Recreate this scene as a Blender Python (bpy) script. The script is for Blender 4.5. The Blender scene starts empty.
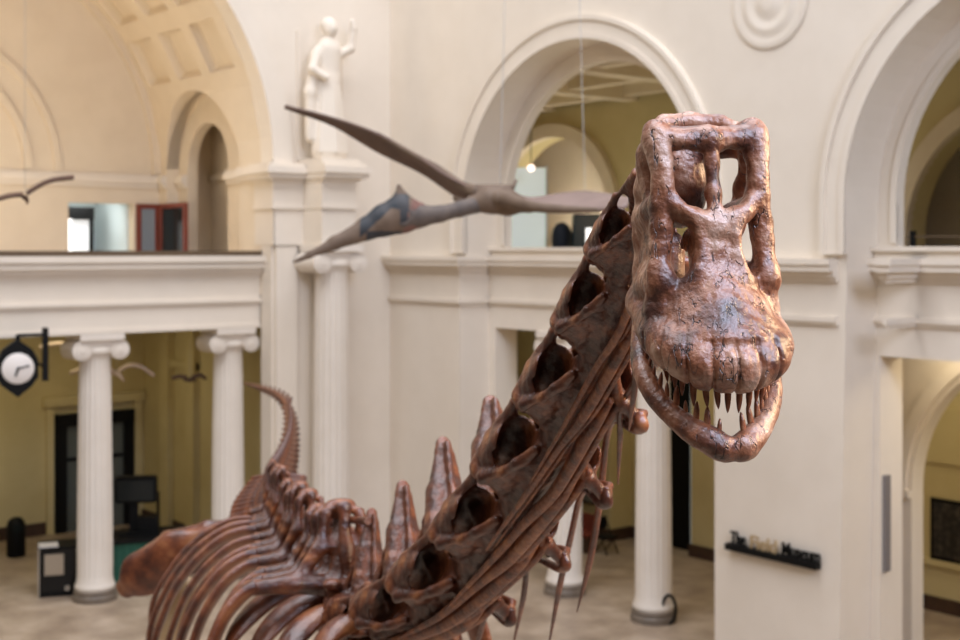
import bpy, bmesh, math, random
import numpy as np
from mathutils import Vector, Matrix
from mathutils.geometry import tessellate_polygon
import openvdb

random.seed(7)
sc = bpy.context.scene
COL = sc.collection
PI = math.pi

# ------------------------------------------------------------------ camera
F = 1300.0            # focal length in pixels of the 960 px wide frame
HZ = 250.0            # horizon row
EYE = 8.0             # eye height: second-floor balcony
VR = Vector((.7810, -.6247, 0)).normalized()     # camera right
VF = Vector((.6247, .7810, 0)).normalized()      # camera forward
VU = Vector((0, 0, 1))
cam = bpy.data.cameras.new('camera')
cam.sensor_width = 36
cam.lens = F / 960 * 36
cam.shift_y = -(320 - HZ) / 960
cam.clip_end = 200
cam.dof.use_dof = True
cam.dof.focus_distance = 4.15
cam.dof.aperture_fstop = 3.0
camo = bpy.data.objects.new('camera', cam)
COL.objects.link(camo)
camo.location = (0, 0, EYE)
camo.rotation_euler = (PI / 2, 0, math.atan2(VF.y, VF.x) - PI / 2)
sc.camera = camo


def P(px, py, d):
    """point seen at px,py at depth d"""
    return Vector((0, 0, EYE)) + VR * ((px - 480) / F * d) + VU * ((HZ - py) / F * d) + VF * d


# ------------------------------------------------------------------ materials
def mat(name, col, rough=.6, col2=None, scale=3., detail=4, bump=0., bscale=20., metal=0., spec=.5, stretch=None, emit=None, estr=0, ramp=None, alpha=None):
    m = bpy.data.materials.new(name)
    m.use_nodes = True
    nt = m.node_tree
    b = nt.nodes['Principled BSDF']
    b.inputs['Base Color'].default_value = (*col, 1)
    b.inputs['Roughness'].default_value = rough
    b.inputs['Metallic'].default_value = metal
    b.inputs['Specular IOR Level'].default_value = spec
    tc = nt.nodes.new('ShaderNodeTexCoord')
    mp = nt.nodes.new('ShaderNodeMapping')
    nt.links.new(tc.outputs['Object'], mp.inputs[0])
    if stretch:
        mp.inputs['Scale'].default_value = stretch
    if col2 or ramp:
        n = nt.nodes.new('ShaderNodeTexNoise')
        n.inputs['Scale'].default_value = scale
        n.inputs['Detail'].default_value = detail
        n.inputs['Roughness'].default_value = .6
        nt.links.new(mp.outputs[0], n.inputs['Vector'])
        r = nt.nodes.new('ShaderNodeValToRGB')
        e = r.color_ramp.elements
        stops = ramp or [(.35, col), (.65, col2)]
        e[0].position, e[0].color = stops[0][0], (*stops[0][1], 1)
        e[1].position, e[1].color = stops[-1][0], (*stops[-1][1], 1)
        for p, c in stops[1:-1]:
            q = e.new(p)
            q.color = (*c, 1)
        nt.links.new(n.outputs[0], r.inputs[0])
        nt.links.new(r.outputs[0], b.inputs['Base Color'])
    if bump:
        n2 = nt.nodes.new('ShaderNodeTexNoise')
        n2.inputs['Scale'].default_value = bscale
        n2.inputs['Detail'].default_value = 6
        nt.links.new(mp.outputs[0], n2.inputs['Vector'])
        bp = nt.nodes.new('ShaderNodeBump')
        bp.inputs['Strength'].default_value = bump
        bp.inputs['Distance'].default_value = .02
        nt.links.new(n2.outputs[0], bp.inputs['Height'])
        nt.links.new(bp.outputs[0], b.inputs['Normal'])
    if emit:
        b.inputs['Emission Color'].default_value = (*emit, 1)
        b.inputs['Emission Strength'].default_value = estr
    if alpha is not None:
        b.inputs['Transmission Weight'].default_value = alpha
    return m


CREAM = mat('cream_plaster', (.75, .665, .553), .75, (.78, .695, .583), 1.2, 3, spec=.2)
OCHRE = mat('ochre_plaster', (.57, .47, .245), .8, (.61, .51, .275), 1.0, 3, spec=.2)
TAN = mat('tan_plaster', (.70, .59, .445), .8, (.74, .63, .48), 1.0, 3, spec=.2)
FLOOR = mat('stone_floor', (.36, .32, .26), .42, None, 1.1, 5, ramp=[(.3, (.245, .178, .125)), (.5, (.355, .268, .19)), (.7, (.47, .37, .275))])
COLM = mat('white_stone', (.74, .665, .57), .6, (.77, .695, .60), 2., 3, spec=.3)
BASEM = mat('grey_brown_stone', (.14, .108, .08), .5, (.19, .15, .112), 5., 4)
DARKW = mat('dark_oak', (.045, .022, .014), .5, (.07, .035, .02), 6, 4)
REDW = mat('red_mahogany', (.16, .035, .02), .4, (.22, .05, .03), 6, 4, stretch=(1, 1, .2))
BLACK = mat('black_metal', (.005, .005, .005), .5, spec=.15)
BROWNM = mat('brown_bronze', (.10, .065, .035), .45)
GLASSD = mat('dark_glass', (.015, .018, .018), .12, spec=.25)
GREEN = mat('green_cloth', (.012, .075, .045), .8, (.018, .095, .06), 8, 3)
GREYP = mat('grey_plate', (.19, .17, .165), .5)
WHITE = mat('white_enamel', (.80, .74, .68), .5)


# ------------------------------------------------------------------ object helpers
def link(name, me, m=None, parent=None, smooth=False):
    o = bpy.data.objects.new(name, me)
    COL.objects.link(o)
    if m is not None:
        if isinstance(m, (list, tuple)):
            for q in m:
                me.materials.append(q)
        else:
            me.materials.append(m)
    if smooth:
        me.shade_smooth()
    if parent is not None:
        o.parent = parent
    return o


def from_bm(name, bm, m, parent=None, smooth=False, angle=None):
    me = bpy.data.meshes.new(name)
    bmesh.ops.recalc_face_normals(bm, faces=bm.faces)
    if angle is not None:
        for e in bm.edges:
            if len(e.link_faces) == 2 and e.calc_face_angle(0) > angle:
                e.smooth = False
        smooth = True
    bm.to_mesh(me)
    bm.free()
    return link(name, me, m, parent, smooth)


def struct(o, kind='structure'):
    o['kind'] = kind
    return o


def thing(name, label, cat, loc, group=None):
    o = bpy.data.objects.new(name, None)
    COL.objects.link(o)
    o.location = loc
    o.empty_display_size = .2
    return tag(o, label, cat, group)


def tag(o, label, cat, group=None):
    o['label'] = label
    o['category'] = cat
    o['kind'] = 'thing'
    if group:
        o['group'] = group
    return o


def keep(o, root):
    """parent o (built in world coordinates) to an unrotated root"""
    o.parent = root
    r = root
    off = Vector((0, 0, 0))
    while r is not None:
        off += r.location
        r = r.parent
    o.location = o.location - off
    return o


def box(bm, a, b):
    x0, y0, z0 = [min(p, q) for p, q in zip(a, b)]
    x1, y1, z1 = [max(p, q) for p, q in zip(a, b)]
    v = [bm.verts.new(c) for c in ((x0, y0, z0), (x1, y0, z0), (x1, y1, z0), (x0, y1, z0), (x0, y0, z1), (x1, y0, z1), (x1, y1, z1), (x0, y1, z1))]
    for f in ((0, 3, 2, 1), (4, 5, 6, 7), (0, 1, 5, 4), (1, 2, 6, 5), (2, 3, 7, 6), (3, 0, 4, 7)):
        bm.faces.new([v[i] for i in f])
    return v


def boxes(name, lst, m, parent=None, bevel=0):
    bm = bmesh.new()
    for a, b in lst:
        box(bm, a, b)
    if bevel:
        bmesh.ops.bevel(bm, geom=list(bm.edges), offset=bevel, segments=2, affect='EDGES', clamp_overlap=True)
    return from_bm(name, bm, m, None, False) if parent is None else keep(from_bm(name, bm, m), parent)


def prism(bm, pts, axis, h0, h1):
    """extrude 2D outline. axis 'x': pts=(y,z) ; 'y': pts=(x,z) ; 'z': pts=(x,y)"""
    def to3(p, h):
        return {'x': (h, p[0], p[1]), 'y': (p[0], h, p[1]), 'z': (p[0], p[1], h)}[axis]
    A = [bm.verts.new(to3(p, h0)) for p in pts]
    B = [bm.verts.new(to3(p, h1)) for p in pts]
    n = len(pts)
    for t in tessellate_polygon([[Vector((p[0], p[1], 0)) for p in pts]]):
        try:
            bm.faces.new([A[i] for i in t])
            bm.faces.new([B[i] for i in reversed(t)])
        except ValueError:
            pass
    for i in range(n):
        j = (i + 1) % n
        bm.faces.new((A[i], A[j], B[j], B[i]))


def arc(c, zs, R, a0, a1, n=40):
    return [(c + R * math.cos(a0 + (a1 - a0) * i / n), zs + R * math.sin(a0 + (a1 - a0) * i / n)) for i in range(n + 1)]


def ring(bm, axis, c, zs, R0, R1, h0, h1, leg=0, n=48):
    """half-annulus arch moulding with straight legs down by leg"""
    out = arc(c, zs, R1, 0, PI, n)
    inn = arc(c, zs, R0, PI, 0, n)
    pts = ([(c + R1, zs - leg)] if leg else []) + out + ([(c - R1, zs - leg), (c - R0, zs - leg)] if leg else []) + inn + ([(c + R0, zs - leg)] if leg else [])
    prism(bm, pts, axis, h0, h1)


def lathe(bm, prof, seg=40, flute=0, depth=.03, cx=0, cy=0):
    rings = []
    for k, (r, z, fl) in enumerate([(p + (0,)) if len(p) == 2 else p for p in prof]):
        row = []
        for i in range(seg):
            a = 2 * PI * i / seg
            rr = r - (depth * abs(math.sin(a * flute / 2)) if fl and flute else 0)
            row.append(bm.verts.new((cx + rr * math.cos(a), cy + rr * math.sin(a), z)))
        rings.append(row)
    for k in range(len(rings) - 1):
        for i in range(seg):
            j = (i + 1) % seg
            bm.faces.new((rings[k][i], rings[k][j], rings[k + 1][j], rings[k + 1][i]))
    bm.faces.new(rings[0][::-1])
    bm.faces.new(rings[-1])


def cyl(bm, p, q, r, r2=None, seg=12):
    p, q = Vector(p), Vector(q)
    r2 = r if r2 is None else r2
    d = (q - p).normalized()
    s = d.orthogonal().normalized()
    t = d.cross(s)
    A = [bm.verts.new(p + (s * math.cos(2 * PI * i / seg) + t * math.sin(2 * PI * i / seg)) * r) for i in range(seg)]
    B = [bm.verts.new(q + (s * math.cos(2 * PI * i / seg) + t * math.sin(2 * PI * i / seg)) * r2) for i in range(seg)]
    for i in range(seg):
        j = (i + 1) % seg
        bm.faces.new((A[i], A[j], B[j], B[i]))
    bm.faces.new(A[::-1])
    bm.faces.new(B)


def catmull(pts, n):
    """sample n+1 points along a Catmull-Rom spline through pts (any dimension)"""
    Q = np.array(pts, float)
    Q = np.vstack([2 * Q[0] - Q[1], Q, 2 * Q[-1] - Q[-2]])
    m = len(Q) - 3
    out = []
    for i in range(n + 1):
        s = i / n * m
        k = min(int(s), m - 1)
        t = s - k
        p0, p1, p2, p3 = Q[k:k + 4]
        out.append(.5 * ((2 * p1) + (p2 - p0) * t + (2 * p0 - 5 * p1 + 4 * p2 - p3) * t * t + (3 * p1 - p0 - 3 * p2 + p3) * t ** 3))
    return np.array(out)


def sweep(bm, rows, wide, seg=10, n=None):
    """flattened tube: rows = (x,y,z,half_width,half_thickness); wide = direction of the wide side"""
    n = n or max(8, 5 * (len(rows) - 1))
    S = catmull(rows, n)
    prev = None
    wide = Vector(wide)
    for i in range(n + 1):
        p = Vector(S[i][:3])
        t = (Vector(S[min(i + 1, n)][:3]) - Vector(S[max(i - 1, 0)][:3])).normalized()
        a = (wide - t * wide.dot(t)).normalized()
        b = t.cross(a)
        w, h = max(S[i][3], .002), max(S[i][4], .002)
        row = [bm.verts.new(p + a * w * math.cos(2 * PI * k / seg) + b * h * math.sin(2 * PI * k / seg)) for k in range(seg)]
        if prev:
            for k in range(seg):
                j = (k + 1) % seg
                bm.faces.new((prev[k], prev[j], row[j], row[k]))
        else:
            bm.faces.new(row[::-1])
        prev = row
    bm.faces.new(prev)


# ------------------------------------------------------------------ implicit modelling
class Field:
    def __init__(s, lo, hi, vox):
        s.lo = np.array(lo, float)
        s.vox = vox
        s.n = np.ceil((np.array(hi, float) - s.lo) / vox).astype(int) + 1
        s.f = np.full(s.n, .3, np.float32)
        s.ax = [(s.lo[i] + vox * np.arange(s.n[i])).astype(np.float32) for i in range(3)]

    def sub(s, lo, hi):
        i0 = np.clip(np.floor((np.array(lo) - s.lo) / s.vox).astype(int), 0, s.n)
        i1 = np.clip(np.ceil((np.array(hi) - s.lo) / s.vox).astype(int) + 1, 0, s.n)
        sl = tuple(slice(a, b) for a, b in zip(i0, i1))
        X = s.ax[0][sl[0]][:, None, None]
        Y = s.ax[1][sl[1]][None, :, None]
        Z = s.ax[2][sl[2]][None, None, :]
        return sl, X, Y, Z

    def put(s, sl, d, k, cut=False):
        f = s.f[sl]
        if f.size == 0:
            return
        if cut:
            h = np.maximum(k - np.abs(f + d), 0) / k
            s.f[sl] = np.maximum(f, -d) + h * h * k * .25
        else:
            h = np.maximum(k - np.abs(f - d), 0) / k
            s.f[sl] = np.minimum(f, d) - h * h * k * .25

    def cone(s, a, b, ra, rb, k=.02, cut=False, sq=(1, 1, 1)):
        a, b = np.array(a, float), np.array(b, float)
        m = max(ra, rb) * max(1, 1 / min(sq)) + k + .02
        sl, X, Y, Z = s.sub(np.minimum(a, b) - m, np.maximum(a, b) + m)
        sx, sy, sz = sq
        ba = (b - a) * np.array(sq)
        px, py, pz = (X - a[0]) * sx, (Y - a[1]) * sy, (Z - a[2]) * sz
        L = float(ba @ ba) or 1e-9
        h = np.clip((px * ba[0] + py * ba[1] + pz * ba[2]) / L, 0, 1)
        d = np.sqrt((px - h * ba[0]) ** 2 + (py - h * ba[1]) ** 2 + (pz - h * ba[2]) ** 2) - (ra + (rb - ra) * h)
        s.put(sl, d, k, cut)

    def chain(s, pts, k=.02, cut=False, sq=(1, 1, 1)):
        for p, q in zip(pts, pts[1:]):
            s.cone(p[:3], q[:3], p[3], q[3], k, cut, sq)

    def chain2(s, pts, k=.02, cut=False, sq=(1, 1, 1), smooth=0):
        if smooth:
            pts = [tuple(q) for q in catmull(pts, smooth * (len(pts) - 1))]
        s.chain(pts, k, cut, sq)
        s.chain([(-p[0],) + tuple(p[1:]) for p in pts], k, cut, sq)

    def ell(s, c, r, k=.02, cut=False, rot=None):
        c, r = np.array(c, float), np.array(r, float)
        m = max(r) + k + .02 if rot is not None else r + k + .02
        sl, X, Y, Z = s.sub(c - m, c + m)
        x, y, z = X - c[0], Y - c[1], Z - c[2]
        if rot is not None:
            R = np.array(rot.transposed())
            x, y, z = [R[i][0] * x + R[i][1] * y + R[i][2] * z for i in range(3)]
        k0 = np.sqrt((x / r[0]) ** 2 + (y / r[1]) ** 2 + (z / r[2]) ** 2)
        k1 = np.sqrt((x / r[0] ** 2) ** 2 + (y / r[1] ** 2) ** 2 + (z / r[2] ** 2) ** 2) + 1e-9
        s.put(sl, (k0 * (k0 - 1) / k1).astype(np.float32), k, cut)

    def ell2(s, c, r, k=.02, cut=False, rot=None):
        s.ell(c, r, k, cut, rot)
        s.ell((-c[0], c[1], c[2]), r, k, cut, Matrix.Diagonal((-1, 1, 1)) @ rot @ Matrix.Diagonal((-1, 1, 1)) if rot is not None else None)

    def noise(s, amp, size, seed):
        """low-frequency lumps"""
        rng = np.random.RandomState(seed)
        X, Y, Z = s.ax[0][:, None, None], s.ax[1][None, :, None], s.ax[2][None, None, :]
        g = np.zeros(s.n, np.float32)
        for i in range(7):
            w = rng.normal(size=3) / size * 2.2
            ph = rng.rand() * 6.28
            g += np.sin((X * w[0] + ph) + Y * w[1] + Z * w[2]).astype(np.float32)
        s.f += amp * g / 3

    def mesh(s, name):
        g = openvdb.FloatGrid(.3)
        g.copyFromArray(s.f)
        pts, quads = g.convertToQuads(0.0)
        pts = pts * s.vox + s.lo
        me = bpy.data.meshes.new(name)
        me.from_pydata(pts.tolist(), [], quads[:, ::-1].tolist())
        me.update()
        bm = bmesh.new()
        bm.from_mesh(me)
        if bm.calc_volume(signed=True) < 0:
            bmesh.ops.reverse_faces(bm, faces=bm.faces)
        bm.to_mesh(me)
        bm.free()
        me.shade_smooth()
        return me


# ================================================================== THE HALL
# X runs towards the arcade wall, Y away along the hall, Z up
W0, W1, W2 = 19.25, 20.15, 20.85      # arcade wall: pier face, recessed bay face, rear face
U0 = 27.8                              # end wall face
ZL, ZC, ZS = 6.1, 7.45, 8.05           # lintel, cornice, sill
TOP = 17.5
CA, CB = 20.85, 10.0                   # bay centres
RB, ZA = 3.75, 8.82                     # bay arch radius, springing
RI = 3.36

boxes_floor = boxes('floor', [((-2, -3, -.3), (34, 40, 0))], FLOOR)
struct(boxes_floor)

# arcade wall, pier layer
bm = bmesh.new()
pts = [(4, 0), (4, TOP), (U0, TOP), (U0, 0), (24.85, 0)]
pts += [(24.85, 7.6), (CA + RB, 7.6)] + arc(CA, ZA, RB, 0, PI) + [(CA - RB, 7.6), (16.8, 7.6), (16.8, 0)]
pts += [(13.95, 0)] + arc(CB, ZA, RB, 0, PI) + [(6.15, 0)]
prism(bm, pts, 'x', W0, W1)
wall_right = struct(from_bm('wall_right', bm, CREAM))
# recessed bay layer
bm = bmesh.new()
for (c, y0, y1, l0, l1) in ((CA, 16.6, 25.2, 17.0, 24.6), (CB, 5.9, 14.2, 6.4, 13.72)):
    # below the sill
    prism(bm, [(y0, 0), (y0, ZS), (y1, ZS), (y1, 0), (l1, 0), (l1, ZL), (l0, ZL), (l0, 0)], 'x', W1, W2)
    # above the sill with the arch
    prism(bm, [(y0, ZS), (y0, TOP - 2), (y1, TOP - 2), (y1, ZS), (c + RI, ZS)] + arc(c, ZA, RI, 0, PI) + [(c - RI, ZS)], 'x', W1, W1 + .2)
wall_bay = struct(from_bm('wall_right_bays', bm, CREAM))
wall_bay.name = 'wall_arcade'
# mouldings: archivolts
bm = bmesh.new()
for c in (CA, CB):
    ring(bm, 'x', c, ZA, RB, RB + .5, W0 - .10, W0 + .02, leg=.9)
    ring(bm, 'x', c, ZA, RB + .4, RB + .5, W0 - .15, W0 - .09, leg=.9)
    ring(bm, 'x', c, ZA, RB, RB + .12, W0 - .13, W0 - .09, leg=.9)
    ring(bm, 'x', c, ZA, RI, RI + .12, W1 - .05, W1 + .02, leg=.7)
struct(from_bm('trim_1', bm, CREAM, angle=.6))


def cornice(bm, axis, face, lo, hi, sgn):
    """ledge, frieze band and architrave band on a wall plane; sgn = outward direction"""
    prof = [(.30, 7.74, 7.85), (.26, 7.62, 7.74), (.15, 7.52, 7.62), (.07, 7.44, 7.52), (.09, 6.72, 6.82), (.05, 6.66, 6.72)]
    for (p, z0, z1) in prof:
        a, b = face, face + sgn * p
        if axis == 'x':
            box(bm, (a, lo, z0), (b, hi, z1))
        else:
            box(bm, (lo - p, a, z0), (hi, b, z1))


bm = bmesh.new()
cornice(bm, 'x', W0, 24.85, U0, -1)
cornice(bm, 'x', W0, 13.95, 16.8, -1)
cornice(bm, 'x', W1, 16.8, 24.85, -1)
cornice(bm, 'x', W1, 6.1, 13.95, -1)
for y in (24.85, 13.0):
    cornice(bm, 'y', y, W0, W1, -1)
# sills
for c in (CA, CB):
    box(bm, (W1 - .22, c - RB, 7.98), (W1 + .5, c + RB, 8.06))
    box(bm, (W1 - .14, c - RB, 7.85), (W1 + .4, c + RB, 7.98))
struct(from_bm('trim_2', bm, CREAM))
# rosette on the spandrel
t = thing('rosette_medallion', 'round plaster rosette with concentric rings high on the cream wall between the arches', 'medallion', (W0 - .004, 15.46, 12.6))
bm = bmesh.new()
lathe(bm, [(.87, .0), (.87, .03), (.80, .055), (.71, .03), (.62, .03), (.56, .06), (.47, .06), (.40, .03), (.31, .035), (.22, .07), (.1, .085), (.02, .085)], 48)
bmesh.ops.rotate(bm, verts=bm.verts, cent=(0, 0, 0), matrix=Matrix.Rotation(-PI / 2, 3, 'Y'))
from_bm('disc', bm, CREAM, t, angle=.7)

# side aisle (lower) and gallery (upper)
struct(boxes('ceiling', [((26.5, 2, 12.6), (27, 40, 12.9)), ((W1 + .45, 2, 12.7), (27, 40, 13.0))], OCHRE))
struct(boxes('floor_gallery', [((W2, 2, 6.55), (27, 40, 7.15)), ((3, 29.2, 6.55), (16, 36.2, 6.88))], OCHRE))
bm = bmesh.new()
VB = 25.9
# lower rear wall with a doorway
prism(bm, [(2, 0), (2, 6.6), (40, 6.6), (40, 0), (24.5, 0), (24.5, 4.7), (23.1, 4.7), (23.1, 0)], 'x', VB, VB + .4)
# end walls of the aisle
box(bm, (W2, 1.6, 0), (27, 2, 13))
box(bm, (W2, 36, 0), (27, 36.4, 13))
struct(from_bm('wall_aisle', bm, OCHRE))
# pier projecting from the rear wall behind the second column
struct(boxes('wall_pier', [((VB - .8, 25.65, 0), (VB, 30.0, 6.55)), ((VB - .35, 22.0, 0), (VB, 23.1, 6.55))], OCHRE))
struct(boxes('baseboard_aisle', [((VB - .86, 25.6, 0), (VB - .8, 30.0, .32)), ((VB - .41, 21.95, 0), (VB - .35, 23.15, .32)), ((VB - .06, 2, 0), (VB, 21.9, .32)), ((VB - .8, 25.59, 0), (VB, 25.65, .32)), ((VB - .06, 24.5, 0), (VB, 25.59, .32))], DARKW))
bm = bmesh.new()
# gallery rear wall with two arches
pts = [(2, 7.1), (2, 13), (40, 13), (40, 7.1), (31.8, 7.1)] + arc(29.3, 8.9, 2.5, 0, PI) + [(26.8, 7.1), (17.1, 7.1)] + arc(14.3, 8.3, 2.8, 0, PI) + [(11.5, 7.1)]
prism(bm, pts, 'x', 26.3, 26.9)
box(bm, (26.1, 17.4, 9.0), (26.3, 26.4, 9.2))
struct(from_bm('wall_gallery', bm, OCHRE))
bm = bmesh.new()
ring(bm, 'x', 29.3, 8.9, 2.5, 2.9, 26.1, 26.35, leg=1.8)
ring(bm, 'x', 14.3, 8.3, 2.8, 3.2, 26.1, 26.35, leg=1.2)
struct(from_bm('trim_3', bm, TAN, angle=.6))
# room behind the gallery arches
struct(boxes('wall_rear', [((28.2, 22, 7), (28.4, 40, 13)), ((28.2, 2, 7), (28.4, 22, 13)), ((26.9, 21.8, 7), (28.2, 22, 13)), ((26.9, 2, 12.9), (28.4, 40, 13.1)), ((26.9, 2, 6.9), (28.4, 40, 7.1))], TAN))
struct(boxes('trim_4', [((28.05, 2, 9.0), (28.2, 21.8, 9.2))], TAN))
# ceiling beams of the gallery
bm = bmesh.new()
for y in (5, 8.5, 12, 15.5, 19, 22.5, 26, 29.5, 33):
    box(bm, (W1 + .45, y - .25, 12.2), (26.3, y + .25, 12.7))
for x in (21.4, 23.8, 25.9):
    box(bm, (x - .2, 2, 12.3), (x + .2, 36, 12.7))
struct(from_bm('ceiling_beams', bm, TAN))
# arched screen wall inside the right-hand opening
bm = bmesh.new()
pts = [(6, 0), (6, 6.55), (18.2, 6.55), (18.2, 0), (14.6, 0)] + arc(11.75, 3.3, 2.85, 0, PI) + [(8.9, 0)]
prism(bm, pts, 'x', 22.5, 22.9)
ring(bm, 'x', 11.75, 3.3, 2.95, 3.2, 22.42, 22.52)
box(bm, (22.38, 14.6, 3.15), (22.5, 15.0, 3.3))
struct(from_bm('wall_screen', bm, CREAM))
struct(boxes('trim_5', [((VB - .1, 5, 1.02), (VB, 18.9, 1.15)), ((VB - .07, 5, 3.3), (VB, 18.9, 4.5))], OCHRE))

# ------------------------------------------------------------------ END WALL (left)
CV, RV, ZV = 9.3, 6.45, 10.1
UB = 34.1
V1 = CV + RV
bm = bmesh.new()
pts = [(-1, 0), (-1, TOP + 2), (W1, TOP + 2), (W1, 0), (V1, 0)] + arc(CV, ZV, RV, 0, PI, 64) + [(CV - RV, 0)]
prism(bm, pts, 'y', U0, U0 + .5)
# pilaster beside the arch, and its plinth
box(bm, (15.82, U0 - .12, 0), (16.40, U0, 8.1))
box(bm, (16.40, U0 - .02, 0), (16.68, U0, 8.1))
box(bm, (15.76, U0 - .18, 0), (16.38, U0, .9))
wall_end = struct(from_bm('wall_end', bm, CREAM))
bm = bmesh.new()
ring(bm, 'y', CV, ZV, RV, RV + .55, U0 - .09, U0 + .02)
NC, NR = 31.5, 2.1
DC, DR = 31.87, 1.17
# entablature over the pilaster and the great column
for (p, z0, z1) in ((.0, 8.12, 9.0), (.06, 9.0, 9.08), (.02, 9.08, 9.66), (.10, 9.66, 9.74), (.24, 9.74, 9.86), (.32, 9.86, 10.02), (.2, 10.02, 10.1)):
    box(bm, (15.72 - p, U0 - .15 - p, z0), (16.74 + p * .3, U0, z1))
    box(bm, (16.6, U0 - .08 - p * .5, z0), (16.9, U0, z1))
    box(bm, (16.55 - p * .3, U0 - 1.02 - p, z0), (17.5 + p, U0, z1))
    box(bm, (15.74 - p, U0 - .15, z0), (15.76, U0 + .8, z1))
# springing moulding on the recess walls
for (p, z0, z1) in ((.08, 9.72, 9.84), (.16, 9.84, 10.0), (.1, 10.0, 10.08)):
    box(bm, (V1 - p, U0 + .6, z0), (V1, NC - NR - .02, z1))
    box(bm, (V1 - p, NC + NR + .02, z0), (V1, UB, z1))
    box(bm, (V1 + .35 - p, NC - NR + .02, z0), (V1 + .35, DC - DR - .03, z1))
    box(bm, (V1 + .35 - p, DC + DR + .03, z0), (V1 + .35, NC + NR - .02, z1))
    box(bm, (CV - RV, UB - p, z0), (V1, UB, z1))
struct(from_bm('trim_6', bm, CREAM, angle=.6))

# recess: side wall with an arched niche and doorway, rear wall, vault
bm = bmesh.new()
pts = [(U0 + .5, 6.9), (U0 + .5, 13.6), (UB, 13.6), (UB, 6.9), (NC + NR, 6.9)] + arc(NC, 10.1, NR, 0, PI) + [(NC - NR, 6.9)]
prism(bm, pts, 'x', V1, V1 + .35)
pts = [(28.5, 6.9), (28.5, 13.6), (UB + .4, 13.6), (UB + .4, 6.9), (DC + DR, 6.9)] + arc(DC, 10.25, DR, 0, PI) + [(DC - DR, 6.9)]
prism(bm, pts, 'x', V1 + .35, V1 + .65)
box(bm, (V1 + 1.5, 29.8, 6.9), (V1 + 1.6, 34.0, 12))
box(bm, (V1 + .65, 33.9, 6.9), (V1 + 1.5, 34.0, 12))
box(bm, (V1 + .65, 29.8, 6.9), (V1 + 1.5, 29.9, 12))
box(bm, (V1 + .65, 29.8, 11.9), (V1 + 1.5, 34.0, 12))
box(bm, (V1 + 1.4, 29.9, 9.95), (V1 + 1.5, 33.9, 10.15))
struct(from_bm('wall_recess', bm, TAN))
# rear wall with the bright passage and lunette mouldings
bm = bmesh.new()
pts = [(2, 6.9), (2, 17), (V1 + .3, 17), (V1 + .3, 6.9), (15.0, 6.9), (15.0, 9.28), (13.15, 9.28), (13.15, 6.9)]
prism(bm, pts, 'y', UB, UB + .35)
ring(bm, 'y', CV, ZV, 2.65, 2.85, UB - .1, UB + .01)
ring(bm, 'y', CV, ZV, 3.45, 3.62, UB - .08, UB + .01)
ring(bm, 'y', CV, ZV, RV - .22, RV + .05, UB - .14, UB + .01)
struct(from_bm('wall_back', bm, TAN, angle=.6))
# coffered vault
bm = bmesh.new()
nth, ribs_u = 17, 3
nth = 11
th = [.02]
for k in range(nth):
    th += [th[-1] + .28 * (PI - .04) / nth, .02 + (k + 1) * (PI - .04) / nth]
us = []
step = (UB - U0 - .5) / (ribs_u * 4 + 1)
uc = [U0 + .5]
for k in range(ribs_u):
    uc += [uc[-1] + step * 1.1, uc[-1] + step * 4]
uc.append(UB)
grid = [[bm.verts.new((CV + RV * math.cos(a), u, ZV + RV * math.sin(a))) for u in uc] for a in th]
cof = []
for i in range(len(th) - 1):
    for j in range(len(uc) - 1):
        f = bm.faces.new((grid[i][j], grid[i + 1][j], grid[i + 1][j + 1], grid[i][j + 1]))
        if j % 2 == 1 and i % 2 == 1 and 2 <= i:
            cof.append(f)
for f in cof:
    c = f.calc_center_median()
    for depth, th_ in ((.10, .07), (.12, .09)):
        r = bmesh.ops.inset_individual(bm, faces=[f], thickness=th_, depth=0)
        n = Vector((c.x - CV, 0, c.z - ZV)).normalized()
        for v in f.verts:
            v.co += n * depth
vault = from_bm('ceiling_vault', bm, TAN)
struct(vault)
so = vault.modifiers.new('t', 'SOLIDIFY')
so.thickness = .5
so.offset = 1
bm = bmesh.new()
prism(bm, [(NC + NR, 9.0)] + arc(NC, 10.1, NR, 0, PI) + [(NC - NR, 9.0)], 'x', V1 - 2.5, V1 + 1.2)
cutter = from_bm('cutter', bm, TAN)
bo = vault.modifiers.new('b', 'BOOLEAN')
bo.object = cutter
bo.operation = 'DIFFERENCE'
bo.solver = 'EXACT'
bpy.context.view_layer.update()
me = bpy.data.meshes.new_from_object(vault.evaluated_get(bpy.context.evaluated_depsgraph_get()))
vault.modifiers.clear()
vault.data = me
bpy.data.objects.remove(cutter)
# balcony front
bm = bmesh.new()
UF = 28.35
box(bm, (2.5, UF, ZL), (V1, UF + .8, 7.86))
for (p, z0, z1) in ((.28, 7.72, 7.86), (.22, 7.56, 7.72), (.12, 7.46, 7.56), (.06, 7.40, 7.46), (.08, 6.74, 6.82), (.04, 6.68, 6.74), (.03, 6.1, 6.2)):
    box(bm, (2.5, UF - p, z0), (V1, UF + .02, z1))
struct(from_bm('wall_balcony', bm, CREAM))
hr = boxes('handrail', [((2.5, UF - .12, 7.86), (V1 - .02, UF + .05, 7.98))], BROWNM)
tag(hr, 'long dark bronze rail along the top of the left balcony front', 'handrail')
struct(boxes('floor_balcony', [((2.5, UF + .8, 6.9), (V1 + 2, UB + 3, 7.02))], TAN))
# ground floor behind the left colonnade
UR = 36.2
bm = bmesh.new()
box(bm, (2.5, UR, 0), (20, UR + .3, 6.6))
box(bm, (V1 + .5, 29.2, 0), (V1 + .8, UR, 6.6))
box(bm, (V1 + .3, 32.6, 0), (V1 + .5, 33.1, 6.6))
box(bm, (V1 + .3, 34.2, 0), (V1 + .5, 34.7, 6.6))
box(bm, (V1 + .38, 32.6, 4.7), (V1 + .5, 34.7, 4.9))
box(bm, (2.2, 28.9, 0), (2.5, UR, 6.6))
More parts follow.
